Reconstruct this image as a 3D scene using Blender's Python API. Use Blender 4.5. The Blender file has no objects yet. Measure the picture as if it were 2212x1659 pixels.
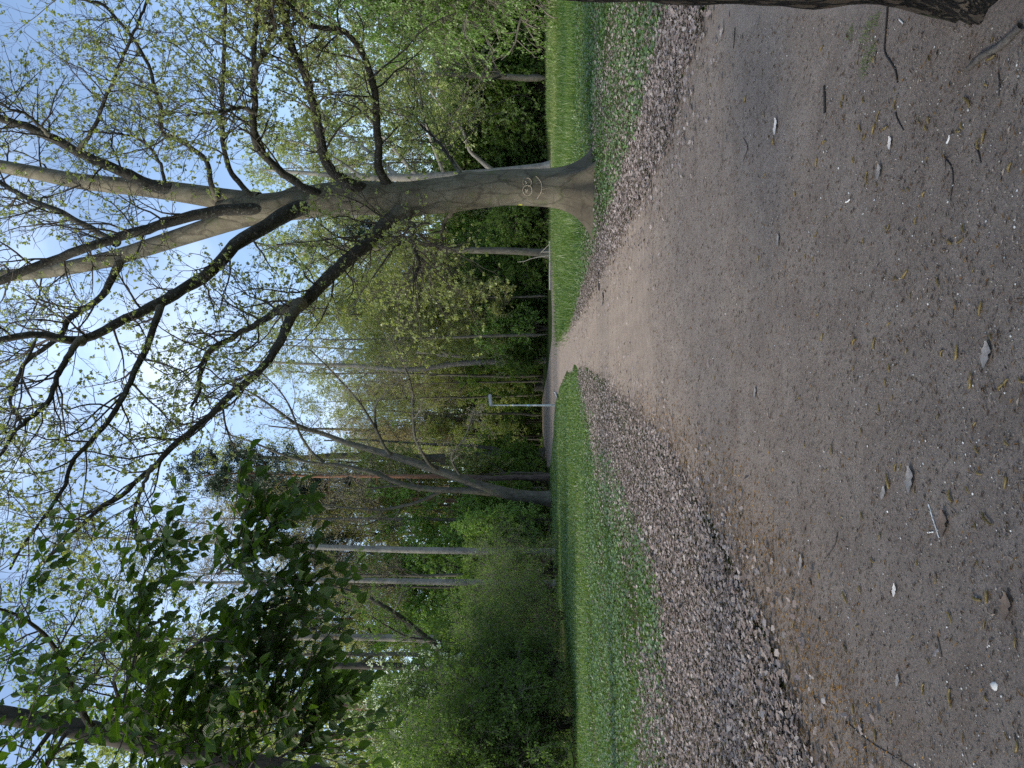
import bpy, math
import numpy as np
from mathutils import Vector
R = math.radians
rng = np.random.default_rng(11)
scn = bpy.context.scene
COL = scn.collection

# ------------------------------------------------------------------ viewing geometry (photo pixels -> world)
F, CX, CY, HOR, EYE = 1660.0, 1106.0, 829.5, 1148.0, 1.6
PITCH = math.atan((HOR - CX) / F)
cp, sp = math.cos(PITCH), math.sin(PITCH)

def ray(dx, dy):
    r, u = (CY - dy) / F, (CX - dx) / F
    return np.array([r, cp - u * sp, sp + u * cp])

def P(dx, dy, Y):
    v = ray(dx, dy)
    return v * (Y / v[1]) + np.array([0, 0, EYE])

def G(dx, dy):
    v = ray(dx, dy)
    return v * (-EYE / v[2]) + np.array([0, 0, EYE])

def norm(v):
    return v / np.maximum(np.linalg.norm(v, axis=-1, keepdims=True), 1e-9)

def rnd(*s):
    return rng.random(s)

def randdir(n):
    return norm(rng.normal(size=(n, 3)))

# ------------------------------------------------------------------ object helpers
def tag(o, label=None, cat=None, group=None, kind=None):
    if label: o['label'] = label
    if cat: o['category'] = cat
    if group: o['group'] = group
    if kind: o['kind'] = kind
    return o

def empty(name, loc=(0, 0, 0)):
    o = bpy.data.objects.new(name, None)
    o.location = loc
    o.empty_display_size = 0.2
    COL.objects.link(o)
    return o

def link(name, me, parent=None):
    o = bpy.data.objects.new(name, me)
    COL.objects.link(o)
    if parent is not None:
        o.parent = parent
    return o

def mesh(name, parts, smooth=True, uv=None):
    """parts: list of (verts (N,3), faces (M,k) int, material)"""
    parts = [p for p in parts if len(p[0]) and len(p[1])]
    V, loops, starts, totals, mi, mats = [], [], [], [], [], []
    off = lo = 0
    for v, f, m in parts:
        if m not in mats: mats.append(m)
        f = np.asarray(f, dtype=np.int64)
        V.append(np.asarray(v, dtype=np.float32))
        loops.append((f + off).ravel())
        k = f.shape[1]
        starts.append(lo + np.arange(len(f)) * k)
        totals.append(np.full(len(f), k))
        mi.append(np.full(len(f), mats.index(m)))
        off += len(v); lo += f.size
    V = np.concatenate(V); loops = np.concatenate(loops)
    starts = np.concatenate(starts); totals = np.concatenate(totals); mi = np.concatenate(mi)
    me = bpy.data.meshes.new(name)
    me.vertices.add(len(V)); me.vertices.foreach_set('co', V.ravel())
    me.loops.add(len(loops)); me.loops.foreach_set('vertex_index', loops.astype(np.int32))
    me.polygons.add(len(starts))
    me.polygons.foreach_set('loop_start', starts.astype(np.int32))
    me.polygons.foreach_set('loop_total', totals.astype(np.int32))
    me.polygons.foreach_set('material_index', mi.astype(np.int32))
    me.polygons.foreach_set('use_smooth', np.full(len(starts), bool(smooth)))
    if uv is not None:
        l = me.uv_layers.new(name='UVMap')
        l.data.foreach_set('uv', np.asarray(uv, dtype=np.float32)[loops].ravel())
    for m in mats: me.materials.append(m)
    me.update(calc_edges=True)
    me.validate()
    return me

# ------------------------------------------------------------------ tubes
def tubes(pts, rad, k):
    """pts (M,n,3) rad (M,n) -> verts, quads"""
    pts = np.asarray(pts, float); rad = np.asarray(rad, float)
    M, n, _ = pts.shape
    T = np.empty_like(pts)
    T[:, 1:-1] = pts[:, 2:] - pts[:, :-2]
    T[:, 0] = pts[:, 1] - pts[:, 0]; T[:, -1] = pts[:, -1] - pts[:, -2]
    T = norm(T)
    mean = norm(pts[:, -1] - pts[:, 0])
    ref = np.where(np.abs(mean[:, 0:1]) < 0.6, np.array([[1., 0, 0]]), np.array([[0., 0.2, 1.]]))
    N = norm(np.cross(T, np.cross(ref[:, None, :], T)))
    B = np.cross(T, N)
    a = np.arange(k) * 2 * math.pi / k
    ring = np.cos(a)[None, None, :, None] * N[:, :, None, :] + np.sin(a)[None, None, :, None] * B[:, :, None, :]
    V = pts[:, :, None, :] + ring * rad[:, :, None, None]
    idx = np.arange(M * n * k).reshape(M, n, k)
    q = np.stack([idx[:, :-1, :], np.roll(idx, -1, 2)[:, :-1, :], np.roll(idx, -1, 2)[:, 1:, :], idx[:, 1:, :]], -1)
    return V.reshape(-1, 3), q.reshape(-1, 4)

def smooth_path(ctrl, n):
    """Catmull-Rom resample of rows (any dim) to n points"""
    c = np.asarray(ctrl, float)
    if len(c) == 2:
        t = np.linspace(0, 1, n)[:, None]
        return c[0] * (1 - t) + c[1] * t
    e = np.vstack([2 * c[0] - c[1], c, 2 * c[-1] - c[-2]])
    seg = np.linalg.norm(np.diff(c[:, :3], axis=0), axis=1)
    s = np.concatenate([[0], np.cumsum(seg)])
    out = []
    for x in np.linspace(0, s[-1], n):
        i = min(max(np.searchsorted(s, x, side='right') - 1, 0), len(seg) - 1)
        t = (x - s[i]) / max(seg[i], 1e-9)
        p0, p1, p2, p3 = e[i], e[i + 1], e[i + 2], e[i + 3]
        out.append(0.5 * (2 * p1 + (p2 - p0) * t + (2 * p0 - 5 * p1 + 4 * p2 - p3) * t * t + (3 * p1 - p0 - 3 * p2 + p3) * t ** 3))
    return np.array(out)

def spawn(pts, rad, per, n, length, ang=(40, 70), t=(0.2, 1.0), trop=(0, 0, 0.15), wig=0.18, rr=0.55, rmin=0.004, taper=0.25, lenfall=0.4):
    """children growing from parent polylines, all vectorised"""
    pts = np.asarray(pts, float); rad = np.asarray(rad, float)
    M, m, _ = pts.shape
    C = M * per
    pi = np.repeat(np.arange(M), per)
    tt = (np.tile(np.arange(per), M) + rnd(C)) / per
    tt = t[0] + (t[1] - t[0]) * tt
    x = tt * (m - 1)
    i = np.clip(x.astype(int), 0, m - 2); fr = (x - i)[:, None]
    A, Bp = pts[pi, i], pts[pi, i + 1]
    start = A * (1 - fr) + Bp * fr
    r0 = rad[pi, i] * (1 - fr[:, 0]) + rad[pi, i + 1] * fr[:, 0]
    T = norm(Bp - A)
    q = norm(np.cross(T, randdir(C)))
    a = np.radians(ang[0] + (ang[1] - ang[0]) * rnd(C))[:, None]
    d = norm(T * np.cos(a) + q * np.sin(a))
    L = (length[0] + (length[1] - length[0]) * rnd(C)) * (1 - lenfall * tt)
    step = (L / (n - 1))[:, None]
    out = np.empty((C, n, 3)); out[:, 0] = start
    trop = np.asarray(trop, float)
    for j in range(1, n):
        d = norm(d + rng.normal(size=(C, 3)) * wig + trop)
        out[:, j] = out[:, j - 1] + d * step
    rs = np.maximum(np.minimum(r0 * rr, r0), rmin)
    cr = np.maximum(rs[:, None] * np.linspace(1, taper, n)[None, :], rmin * 0.6)
    return out, cr

# ------------------------------------------------------------------ leaves
def leafset(pos, axis, size, tmpl, faces, flat=None, jitter=0.9):
    """instances of a small leaf template. tmpl (k,3): y along axis, x across, z normal"""
    n = len(pos)
    y = norm(axis)
    z0 = randdir(n) * jitter
    if flat is not None: z0 = z0 + np.asarray(flat)
    x = norm(np.cross(y, z0)); z = np.cross(x, y)
    s = np.broadcast_to(np.asarray(size, float), (n,))[:, None, None]
    t = np.asarray(tmpl, float)
    V = pos[:, None, :] + s * (t[None, :, 0:1] * x[:, None, :] + t[None, :, 1:2] * y[:, None, :] + t[None, :, 2:3] * z[:, None, :])
    k = len(t)
    f = np.asarray(faces)
    Fc = (np.arange(n) * k)[:, None, None] + f[None]
    return V.reshape(-1, 3), Fc.reshape(-1, f.shape[1])

T_DIAMOND = [(0, 0, 0), (0.36, 0.45, 0.10), (0, 1, -0.08), (-0.36, 0.45, 0.10)]
F_DIAMOND = [(0, 1, 2, 3)]
T_FOLD = [(0, 0, 0), (0.40, 0.5, 0.16), (0, 1, -0.05), (-0.40, 0.5, 0.16)]
F_FOLD = [(0, 1, 2), (0, 2, 3)]
T_NEEDLE = [(0, 0, 0), (0.16, 0.5, 0.03), (0, 1, 0), (-0.16, 0.5, 0.03)]

def leaves_on(pts, per, size, tmpl=T_FOLD, faces=F_FOLD, t=(0.3, 1.0), droop=0.0, spread=0.8, jitter=0.9, flat=None, off=0.0):
    M, m, _ = pts.shape
    C = M * per
    pi = np.repeat(np.arange(M), per)
    x = (t[0] + (t[1] - t[0]) * rnd(C)) * (m - 1)
    i = np.clip(x.astype(int), 0, m - 2); fr = (x - i)[:, None]
    A, Bp = pts[pi, i], pts[pi, i + 1]
    pos = A * (1 - fr) + Bp * fr + rng.normal(size=(C, 3)) * off
    ax = norm(norm(Bp - A) + randdir(C) * spread + np.array([0, 0, -droop]))
    s = size[0] + (size[1] - size[0]) * rnd(C)
    return leafset(pos, ax, s, tmpl, faces, flat, jitter)

def merge(*vf):
    V, Fs, o = [], [], 0
    for v, f in vf:
        V.append(v); Fs.append(np.asarray(f) + o); o += len(v)
    return np.concatenate(V), np.concatenate(Fs)

# ------------------------------------------------------------------ materials
def nt(name):
    m = bpy.data.materials.new(name); m.use_nodes = True
    t = m.node_tree; t.nodes.clear()
    out = t.nodes.new('ShaderNodeOutputMaterial')
    return m, t, out

def N(t, typ, **kw):
    n = t.nodes.new(typ)
    for k, v in kw.items():
        if k.startswith('i_'):
            n.inputs[k[2:].replace('_', ' ')].default_value = v
        else:
            setattr(n, k, v)
    return n

def ramp(t, fac, stops, interp='LINEAR'):
    r = t.nodes.new('ShaderNodeValToRGB')
    r.color_ramp.interpolation = interp
    e = r.color_ramp.elements
    while len(e) < len(stops): e.new(0.5)
    for el, (p, c) in zip(e, stops):
        el.position = p; el.color = (c[0], c[1], c[2], 1)
    t.links.new(fac, r.inputs[0])
    return r.outputs[0]

def mixc(t, fac, a, b, mode='MIX'):
    m = t.nodes.new('ShaderNodeMix'); m.data_type = 'RGBA'; m.blend_type = mode
    for sock, v in ((m.inputs[0], fac), (m.inputs[6], a), (m.inputs[7], b)):
        if isinstance(v, bpy.types.NodeSocket): t.links.new(v, sock)
        elif isinstance(v, (int, float)): sock.default_value = v
        else: sock.default_value = (v[0], v[1], v[2], 1)
    return m.outputs[2]

def math_n(t, op, a, b=None):
    m = t.nodes.new('ShaderNodeMath'); m.operation = op
    for s, v in zip(m.inputs, (a, b)):
        if v is None: continue
        if isinstance(v, bpy.types.NodeSocket): t.links.new(v, s)
        else: s.default_value = v
    return m.outputs[0]

def noise(t, vec, scale, detail=4, rough=0.55, dist=0.0, out=0):
    n = t.nodes.new('ShaderNodeTexNoise')
    n.inputs['Scale'].default_value = scale; n.inputs['Detail'].default_value = detail
    n.inputs['Roughness'].default_value = rough; n.inputs['Distortion'].default_value = dist
    if vec is not None: t.links.new(vec, n.inputs['Vector'])
    return n.outputs[out]

def coords(t, scale=(1, 1, 1), kind='Object'):
    c = t.nodes.new('ShaderNodeTexCoord')
    m = t.nodes.new('ShaderNodeMapping'); m.inputs['Scale'].default_value = scale
    t.links.new(c.outputs[kind], m.inputs['Vector'])
    return m.outputs[0]

def leaf_mat(name, cols, trans=0.4, gloss=0.05, tcol=1.25, objvar=0.12, rough=0.45):
    m, t, out = nt(name)
    g = t.nodes.new('ShaderNodeNewGeometry')
    k = len(cols)
    c = ramp(t, g.outputs['Random Per Island'], [(i / max(k - 1, 1), col) for i, col in enumerate(cols)])
    oi = t.nodes.new('ShaderNodeObjectInfo')
    hs = t.nodes.new('ShaderNodeHueSaturation')
    v = math_n(t, 'MULTIPLY_ADD', oi.outputs['Random'], 2 * objvar); v.node.inputs[2].default_value = 1 - objvar
    t.links.new(v, hs.inputs['Value']); t.links.new(c, hs.inputs['Color'])
    c = hs.outputs[0]
    d = N(t, 'ShaderNodeBsdfDiffuse'); t.links.new(c, d.inputs['Color'])
    tr = N(t, 'ShaderNodeBsdfTranslucent')
    tc = mixc(t, 1.0, c, (tcol * 1.25, tcol * 1.3, tcol * 0.6), 'MULTIPLY'); t.links.new(tc, tr.inputs['Color'])
    mx = N(t, 'ShaderNodeMixShader'); mx.inputs[0].default_value = trans
    t.links.new(d.outputs[0], mx.inputs[1]); t.links.new(tr.outputs[0], mx.inputs[2])
    sh = mx.outputs[0]
    if gloss > 0:
        gl = N(t, 'ShaderNodeBsdfGlossy'); gl.inputs['Roughness'].default_value = rough
        m2 = N(t, 'ShaderNodeMixShader'); m2.inputs[0].default_value = gloss
        t.links.new(sh, m2.inputs[1]); t.links.new(gl.outputs[0], m2.inputs[2]); sh = m2.outputs[0]
    t.links.new(sh, out.inputs[0])
    return m

def bark_mat(name, c_dark, c_mid, c_light, zs=0.25, scale=9, bump=0.4, moss=None, moss_amt=0.0, lichen=0.0, crack=0.5, stain=0.0, cw=0.06, collar=None):
    m, t, out = nt(name)
    v = coords(t, (1, 1, zs))
    v1 = coords(t, (1, 1, 1))
    n1 = noise(t, v, scale, 8, 0.62, 0.4)
    n2 = noise(t, v1, scale * 0.22, 4, 0.6)
    c = ramp(t, n1, [(0.28, c_dark), (0.5, c_mid), (0.72, c_light)])
    c = mixc(t, 0.55, c, ramp(t, n2, [(0.3, c_dark), (0.55, c_mid), (0.75, c_light)]))
    if moss is not None:
        mf = ramp(t, noise(t, v1, 2.2, 6, 0.65), [(0.62 - moss_amt * 0.5, (0, 0, 0)), (0.72 - moss_amt * 0.3, (1, 1, 1))])
        c = mixc(t, mf, c, moss)
    if lichen > 0:
        lf = ramp(t, noise(t, v1, 14, 5, 0.7), [(0.62 - lichen * 0.1, (0, 0, 0)), (0.66, (1, 1, 1))])
        c = mixc(t, math_n(t, 'MULTIPLY', lf, 0.55), c, (0.30, 0.31, 0.26))
    if crack > 0:
        vo = t.nodes.new('ShaderNodeTexVoronoi'); vo.feature = 'DISTANCE_TO_EDGE'; vo.inputs['Scale'].default_value = scale * 0.8
        vv = mixc(t, 0.12, v, noise(t, v, scale * 1.5, 3, out=1)); t.links.new(vv, vo.inputs['Vector'])
        e = ramp(t, vo.outputs['Distance'], [(0.0, (0, 0, 0)), (cw, (1, 1, 1))])
        c = mixc(t, crack, c, mixc(t, 1.0, c, e, 'MULTIPLY'))
    if collar is not None:
        at = t.nodes.new('ShaderNodeAttribute'); at.attribute_name = 'collar'
        c = mixc(t, ramp(t, math_n(t, 'ADD', at.outputs['Fac'], math_n(t, 'MULTIPLY', noise(t, v1, 6, 4), 0.5)), [(0.45, (0, 0, 0)), (1.1, (1, 1, 1))]), ramp(t, n1, [(0.28, collar[0]), (0.5, collar[1]), (0.72, collar[2])]), c)
    if stain > 0:
        tc_ = t.nodes.new('ShaderNodeTexCoord'); sx = t.nodes.new('ShaderNodeSeparateXYZ'); t.links.new(tc_.outputs['Object'], sx.inputs[0])
        zz_ = math_n(t, 'ADD', sx.outputs[2], math_n(t, 'MULTIPLY', noise(t, v1, 3.5, 6, 0.7), -1.15))
        sf = ramp(t, zz_, [(0.0, (1, 1, 1)), (0.4, (0, 0, 0))])
        c = mixc(t, math_n(t, 'MULTIPLY', sf, 0.6), c, (0.045, 0.034, 0.024))
        wv = noise(t, coords(t, (0.4, 0.4, 5)), 3.0, 5, 0.7)
        c = mixc(t, math_n(t, 'MULTIPLY', ramp(t, wv, [(0.60, (0, 0, 0)), (0.68, (1, 1, 1))]), 0.5), c, (0.075, 0.062, 0.045))
    b = N(t, 'ShaderNodeBsdfPrincipled'); b.inputs['Roughness'].default_value = 0.9
    b.inputs['Specular IOR Level'].default_value = 0.25
    t.links.new(c, b.inputs['Base Color'])
    bp = N(t, 'ShaderNodeBump'); bp.inputs['Strength'].default_value = bump; bp.inputs['Distance'].default_value = 0.03
    hgt = n1
    if crack >= 0.8: hgt = math_n(t, 'ADD', n1, math_n(t, 'MULTIPLY', e, 1.2))
    t.links.new(hgt, bp.inputs['Height']); t.links.new(bp.outputs[0], b.inputs['Normal'])
    t.links.new(b.outputs[0], out.inputs[0])
    return m

def plain(name, col, rough=0.8, metal=0.0, var=0.25, scale=20, bump=0.0):
    m, t, out = nt(name)
    n = noise(t, coords(t), scale, 5, 0.6)
    c = ramp(t, n, [(0.3, [x * (1 - var) for x in col]), (0.7, [min(x * (1 + var), 1) for x in col])])
    b = N(t, 'ShaderNodeBsdfPrincipled'); b.inputs['Roughness'].default_value = rough; b.inputs['Metallic'].default_value = metal
    b.inputs['Specular IOR Level'].default_value = 0.3
    t.links.new(c, b.inputs['Base Color'])
    if bump:
        bp = N(t, 'ShaderNodeBump'); bp.inputs['Strength'].default_value = bump; bp.inputs['Distance'].default_value = 0.01
        t.links.new(n, bp.inputs['Height']); t.links.new(bp.outputs[0], b.inputs['Normal'])
    t.links.new(b.outputs[0], out.inputs[0])
    return m

def island_mat(name, cols, rough=0.85, trans=0.0, interp='LINEAR', gloss=0.0):
    return leaf_mat(name, cols, trans=trans, gloss=gloss, objvar=0.0)

M = {}
M['bark_maple'] = bark_mat('maple_bark', (0.065, 0.053, 0.037), (0.16, 0.14, 0.098), (0.26, 0.235, 0.172), zs=0.35, scale=4.2, bump=0.5, moss=(0.11, 0.115, 0.055), moss_amt=0.12, lichen=0.1, crack=0.45, stain=1.1)
M['bark_limb'] = bark_mat('maple_limb_bark', (0.018, 0.016, 0.013), (0.05, 0.045, 0.036), (0.10, 0.09, 0.072), zs=0.5, scale=11, bump=0.5, lichen=0.5, crack=0.3, collar=((0.07, 0.06, 0.043), (0.15, 0.133, 0.097), (0.24, 0.22, 0.165)))
M['bark_twig'] = plain('twig_bark', (0.075, 0.062, 0.05), var=0.3)
M['bark_near'] = bark_mat('ridged_bark', (0.014, 0.011, 0.008), (0.05, 0.038, 0.027), (0.10, 0.08, 0.058), zs=0.2, scale=22, bump=1.0, moss=(0.028, 0.042, 0.010), moss_amt=0.18, crack=1.0, cw=0.16)
M['bark_grey'] = bark_mat('grey_bark', (0.055, 0.05, 0.04), (0.125, 0.115, 0.09), (0.20, 0.185, 0.15), zs=0.3, scale=6, bump=0.35, moss=(0.08, 0.10, 0.045), moss_amt=0.16, crack=0.4)
M['bark_dark'] = bark_mat('dark_bark', (0.02, 0.018, 0.014), (0.055, 0.047, 0.037), (0.095, 0.083, 0.065), zs=0.25, scale=7, bump=0.5, moss=(0.06, 0.075, 0.03), moss_amt=0.1, crack=0.5)
M['bark_pale'] = bark_mat('pale_bark', (0.12, 0.11, 0.095), (0.27, 0.25, 0.215), (0.38, 0.36, 0.32), zs=0.8, scale=5, bump=0.2, crack=0.25)
M['twig_grey'] = plain('grey_twig', (0.185, 0.16, 0.13), var=0.3)
M['twig_red'] = plain('budding_twig', (0.17, 0.12, 0.10), var=0.3)

def pine_bark():
    m, t, out = nt('pine_bark')
    v = coords(t, (1, 1, 0.3)); n1 = noise(t, v, 8, 7, 0.65)
    lo = ramp(t, n1, [(0.3, (0.04, 0.03, 0.025)), (0.7, (0.14, 0.105, 0.085))])
    hi = ramp(t, n1, [(0.3, (0.16, 0.07, 0.035)), (0.7, (0.27, 0.145, 0.09))])
    c = t.nodes.new('ShaderNodeTexCoord'); s = t.nodes.new('ShaderNodeSeparateXYZ'); t.links.new(c.outputs['Object'], s.inputs[0])
    f = ramp(t, math_n(t, 'DIVIDE', s.outputs[2], 26.0), [(0.2, (0, 0, 0)), (0.42, (1, 1, 1))])
    col = mixc(t, f, lo, hi)
    b = N(t, 'ShaderNodeBsdfPrincipled'); b.inputs['Roughness'].default_value = 0.9
    t.links.new(col, b.inputs['Base Color'])
    bp = N(t, 'ShaderNodeBump'); bp.inputs['Strength'].default_value = 0.5; bp.inputs['Distance'].default_value = 0.03
    t.links.new(n1, bp.inputs['Height']); t.links.new(bp.outputs[0], b.inputs['Normal'])
    t.links.new(b.outputs[0], out.inputs[0])
    return m
M['bark_pine'] = pine_bark()

M['leaf_maple'] = leaf_mat('young_maple_leaf', [(0.18, 0.20, 0.07), (0.29, 0.31, 0.11), (0.23, 0.26, 0.11), (0.38, 0.40, 0.16)], trans=0.52)
M['leaf_yel'] = leaf_mat('yellow_green_leaf', [(0.21, 0.25, 0.08), (0.34, 0.38, 0.13), (0.28, 0.32, 0.12), (0.44, 0.47, 0.19)], trans=0.48)
M['leaf_fresh'] = leaf_mat('fresh_green_leaf', [(0.12, 0.21, 0.035), (0.20, 0.33, 0.055), (0.15, 0.25, 0.05), (0.26, 0.39, 0.08)], trans=0.42)
M['leaf_mid'] = leaf_mat('mid_green_leaf', [(0.115, 0.19, 0.042), (0.19, 0.285, 0.06), (0.145, 0.225, 0.056), (0.24, 0.33, 0.08)], trans=0.46, gloss=0.015)
M['leaf_dark'] = leaf_mat('dark_green_leaf', [(0.08, 0.145, 0.03), (0.13, 0.205, 0.044), (0.105, 0.165, 0.042), (0.17, 0.25, 0.062)], trans=0.45, gloss=0.015)
M['leaf_bud'] = leaf_mat('reddish_bud', [(0.27, 0.19, 0.13), (0.32, 0.26, 0.15), (0.29, 0.27, 0.13), (0.36, 0.32, 0.19)], trans=0.42)
M['leaf_olive'] = leaf_mat('olive_young_leaf', [(0.24, 0.25, 0.11), (0.35, 0.36, 0.14), (0.31, 0.34, 0.12), (0.41, 0.43, 0.18)], trans=0.48)
M['needle'] = leaf_mat('pine_needle', [(0.022, 0.042, 0.024), (0.04, 0.065, 0.036), (0.055, 0.08, 0.05)], trans=0.15)
M['blossom'] = leaf_mat('white_blossom', [(0.72, 0.74, 0.68), (0.82, 0.83, 0.78)], trans=0.35, gloss=0.0)

def near_leaf():
    m, t, out = nt('broad_leaf')
    g = t.nodes.new('ShaderNodeNewGeometry')
    c = ramp(t, g.outputs['Random Per Island'], [(0, (0.028, 0.06, 0.010)), (0.4, (0.045, 0.09, 0.013)), (0.75, (0.036, 0.072, 0.014)), (1, (0.07, 0.13, 0.02))])
    uv = t.nodes.new('ShaderNodeUVMap'); s = t.nodes.new('ShaderNodeSeparateXYZ'); t.links.new(uv.outputs[0], s.inputs[0])
    ax = math_n(t, 'ABSOLUTE', math_n(t, 'SUBTRACT', s.outputs[0], 0.5))
    ph = math_n(t, 'SUBTRACT', s.outputs[1], math_n(t, 'MULTIPLY', ax, 0.7))
    w = math_n(t, 'SINE', math_n(t, 'MULTIPLY', ph, 62.0))
    vein = ramp(t, w, [(0.55, (0, 0, 0)), (1.0, (1, 1, 1))])
    c = mixc(t, math_n(t, 'MULTIPLY', vein, 0.28), c, (0.13, 0.21, 0.05))
    mid = ramp(t, ax, [(0.0, (1, 1, 1)), (0.03, (0, 0, 0))])
    c = mixc(t, math_n(t, 'MULTIPLY', mid, 0.5), c, (0.16, 0.23, 0.07))
    bp = N(t, 'ShaderNodeBump'); bp.inputs['Strength'].default_value = 0.35; bp.inputs['Distance'].default_value = 0.004
    t.links.new(w, bp.inputs['Height'])
    d = N(t, 'ShaderNodeBsdfDiffuse'); t.links.new(c, d.inputs['Color']); t.links.new(bp.outputs[0], d.inputs['Normal'])
    tr = N(t, 'ShaderNodeBsdfTranslucent'); tc = mixc(t, 1.0, c, (1.5, 1.6, 0.5), 'MULTIPLY'); t.links.new(tc, tr.inputs['Color'])
    mx = N(t, 'ShaderNodeMixShader'); mx.inputs[0].default_value = 0.42
    t.links.new(d.outputs[0], mx.inputs[1]); t.links.new(tr.outputs[0], mx.inputs[2])
    gl = N(t, 'ShaderNodeBsdfGlossy'); gl.inputs['Roughness'].default_value = 0.42; t.links.new(bp.outputs[0], gl.inputs['Normal'])
    m2 = N(t, 'ShaderNodeMixShader'); m2.inputs[0].default_value = 0.035
    t.links.new(mx.outputs[0], m2.inputs[1]); t.links.new(gl.outputs[0], m2.inputs[2])
    t.links.new(m2.outputs[0], out.inputs[0])
    return m
M['leaf_near'] = near_leaf()

# ------------------------------------------------------------------ ground and path
def ground_mat():
    m, t, out = nt('woodland_floor')
    v = coords(t)
    n1 = noise(t, v, 0.35, 6, 0.6); n2 = noise(t, v, 9, 8, 0.7); n3 = noise(t, v, 60, 4, 0.7)
    soil = ramp(t, n2, [(0.3, (0.022, 0.017, 0.012)), (0.6, (0.075, 0.058, 0.042)), (0.75, (0.16, 0.125, 0.095))])
    green = ramp(t, n3, [(0.3, (0.018, 0.038, 0.010)), (0.7, (0.06, 0.11, 0.025))])
    c = mixc(t, ramp(t, n1, [(0.38, (0.25, 0.25, 0.25)), (0.6, (0.95, 0.95, 0.95))]), soil, green)
    b = N(t, 'ShaderNodeBsdfDiffuse'); t.links.new(c, b.inputs['Color'])
    bp = N(t, 'ShaderNodeBump'); bp.inputs['Strength'].default_value = 0.8; bp.inputs['Distance'].default_value = 0.04
    t.links.new(n2, bp.inputs['Height']); t.links.new(bp.outputs[0], b.inputs['Normal'])
    t.links.new(b.outputs[0], out.inputs[0])
    return m

def path_mat():
    m, t, out = nt('compacted_sand_path')
    v = coords(t)
    big = noise(t, v, 0.45, 5, 0.6); mid = noise(t, v, 3.2, 6, 0.65, 0.6); fine = noise(t, v, 70, 6, 0.75); grit = noise(t, v, 220, 3, 0.7)
    # worn wheel lines running along the path
    vs = coords(t, (1.6, 0.12, 1)); streak = noise(t, vs, 2.2, 5, 0.6, 0.2)
    c = ramp(t, mid, [(0.25, (0.142, 0.114, 0.097)), (0.5, (0.182, 0.150, 0.130)), (0.75, (0.222, 0.187, 0.163))])
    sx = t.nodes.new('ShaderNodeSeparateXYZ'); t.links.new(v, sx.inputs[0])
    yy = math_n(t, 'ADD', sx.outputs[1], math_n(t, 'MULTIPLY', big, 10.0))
    sunlit_sand = ramp(t, math_n(t, 'DIVIDE', yy, 40.0), [(0.17, (0, 0, 0)), (0.5, (1, 1, 1))])  # far path lightened: its sunlight is put into the sandier colour
    c = mixc(t, sunlit_sand, c, ramp(t, mid, [(0.25, (0.22, 0.168, 0.132)), (0.5, (0.285, 0.226, 0.18)), (0.75, (0.335, 0.275, 0.222))]))
    c = mixc(t, math_n(t, 'MULTIPLY', ramp(t, streak, [(0.45, (0, 0, 0)), (0.7, (1, 1, 1))]), math_n(t, 'MULTIPLY', sunlit_sand, 0.5)), c, (0.36, 0.29, 0.23))
    fm = ramp(t, fine, [(0.30, (0.34, 0.32, 0.30)), (0.46, (0.92, 0.92, 0.92)), (0.58, (1.05, 1.04, 1.03)), (0.72, (1.7, 1.66, 1.6))])
    c = mixc(t, 0.95, c, mixc(t, 1.0, c, fm, 'MULTIPLY'))
    gm = ramp(t, grit, [(0.3, (0.55, 0.53, 0.5)), (0.5, (1, 1, 1)), (0.72, (1.45, 1.42, 1.4))])
    c = mixc(t, 0.6, c, mixc(t, 1.0, c, gm, 'MULTIPLY'))
    rust = ramp(t, noise(t, v, 1.1, 7, 0.75), [(0.56, (0, 0, 0)), (0.72, (1, 1, 1))])
    c = mixc(t, math_n(t, 'MULTIPLY', rust, 0.4), c, (0.135, 0.088, 0.055))
    # scattered darker crumbs
    vo = t.nodes.new('ShaderNodeTexVoronoi'); vo.inputs['Scale'].default_value = 26; t.links.new(v, vo.inputs['Vector'])
    cr = ramp(t, vo.outputs['Distance'], [(0.10, (1, 1, 1)), (0.17, (0, 0, 0))])
    c = mixc(t, math_n(t, 'MULTIPLY', cr, 0.5), c, (0.07, 0.052, 0.04))
    b = N(t, 'ShaderNodeBsdfPrincipled'); b.inputs['Roughness'].default_value = 0.95; b.inputs['Specular IOR Level'].default_value = 0.15
    t.links.new(c, b.inputs['Base Color'])
    h = math_n(t, 'ADD', math_n(t, 'MULTIPLY', fine, 1.0), math_n(t, 'MULTIPLY', mid, 2.0))
    bp = N(t, 'ShaderNodeBump'); bp.inputs['Strength'].default_value = 0.75; bp.inputs['Distance'].default_value = 0.012
    t.links.new(h, bp.inputs['Height']); t.links.new(bp.outputs[0], b.inputs['Normal'])
    t.links.new(b.outputs[0], out.inputs[0])
    return m

S = 700.0
gv = np.array([(-S, -S, 0), (S, -S, 0), (S, S, 0), (-S, S, 0)])
tag(link('ground', mesh('ground', [(gv, [(0, 1, 2, 3)], ground_mat())], smooth=False)), kind='structure')

def gp(lst):
    return np.array([G(a, b)[:2] for a, b in lst])

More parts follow.
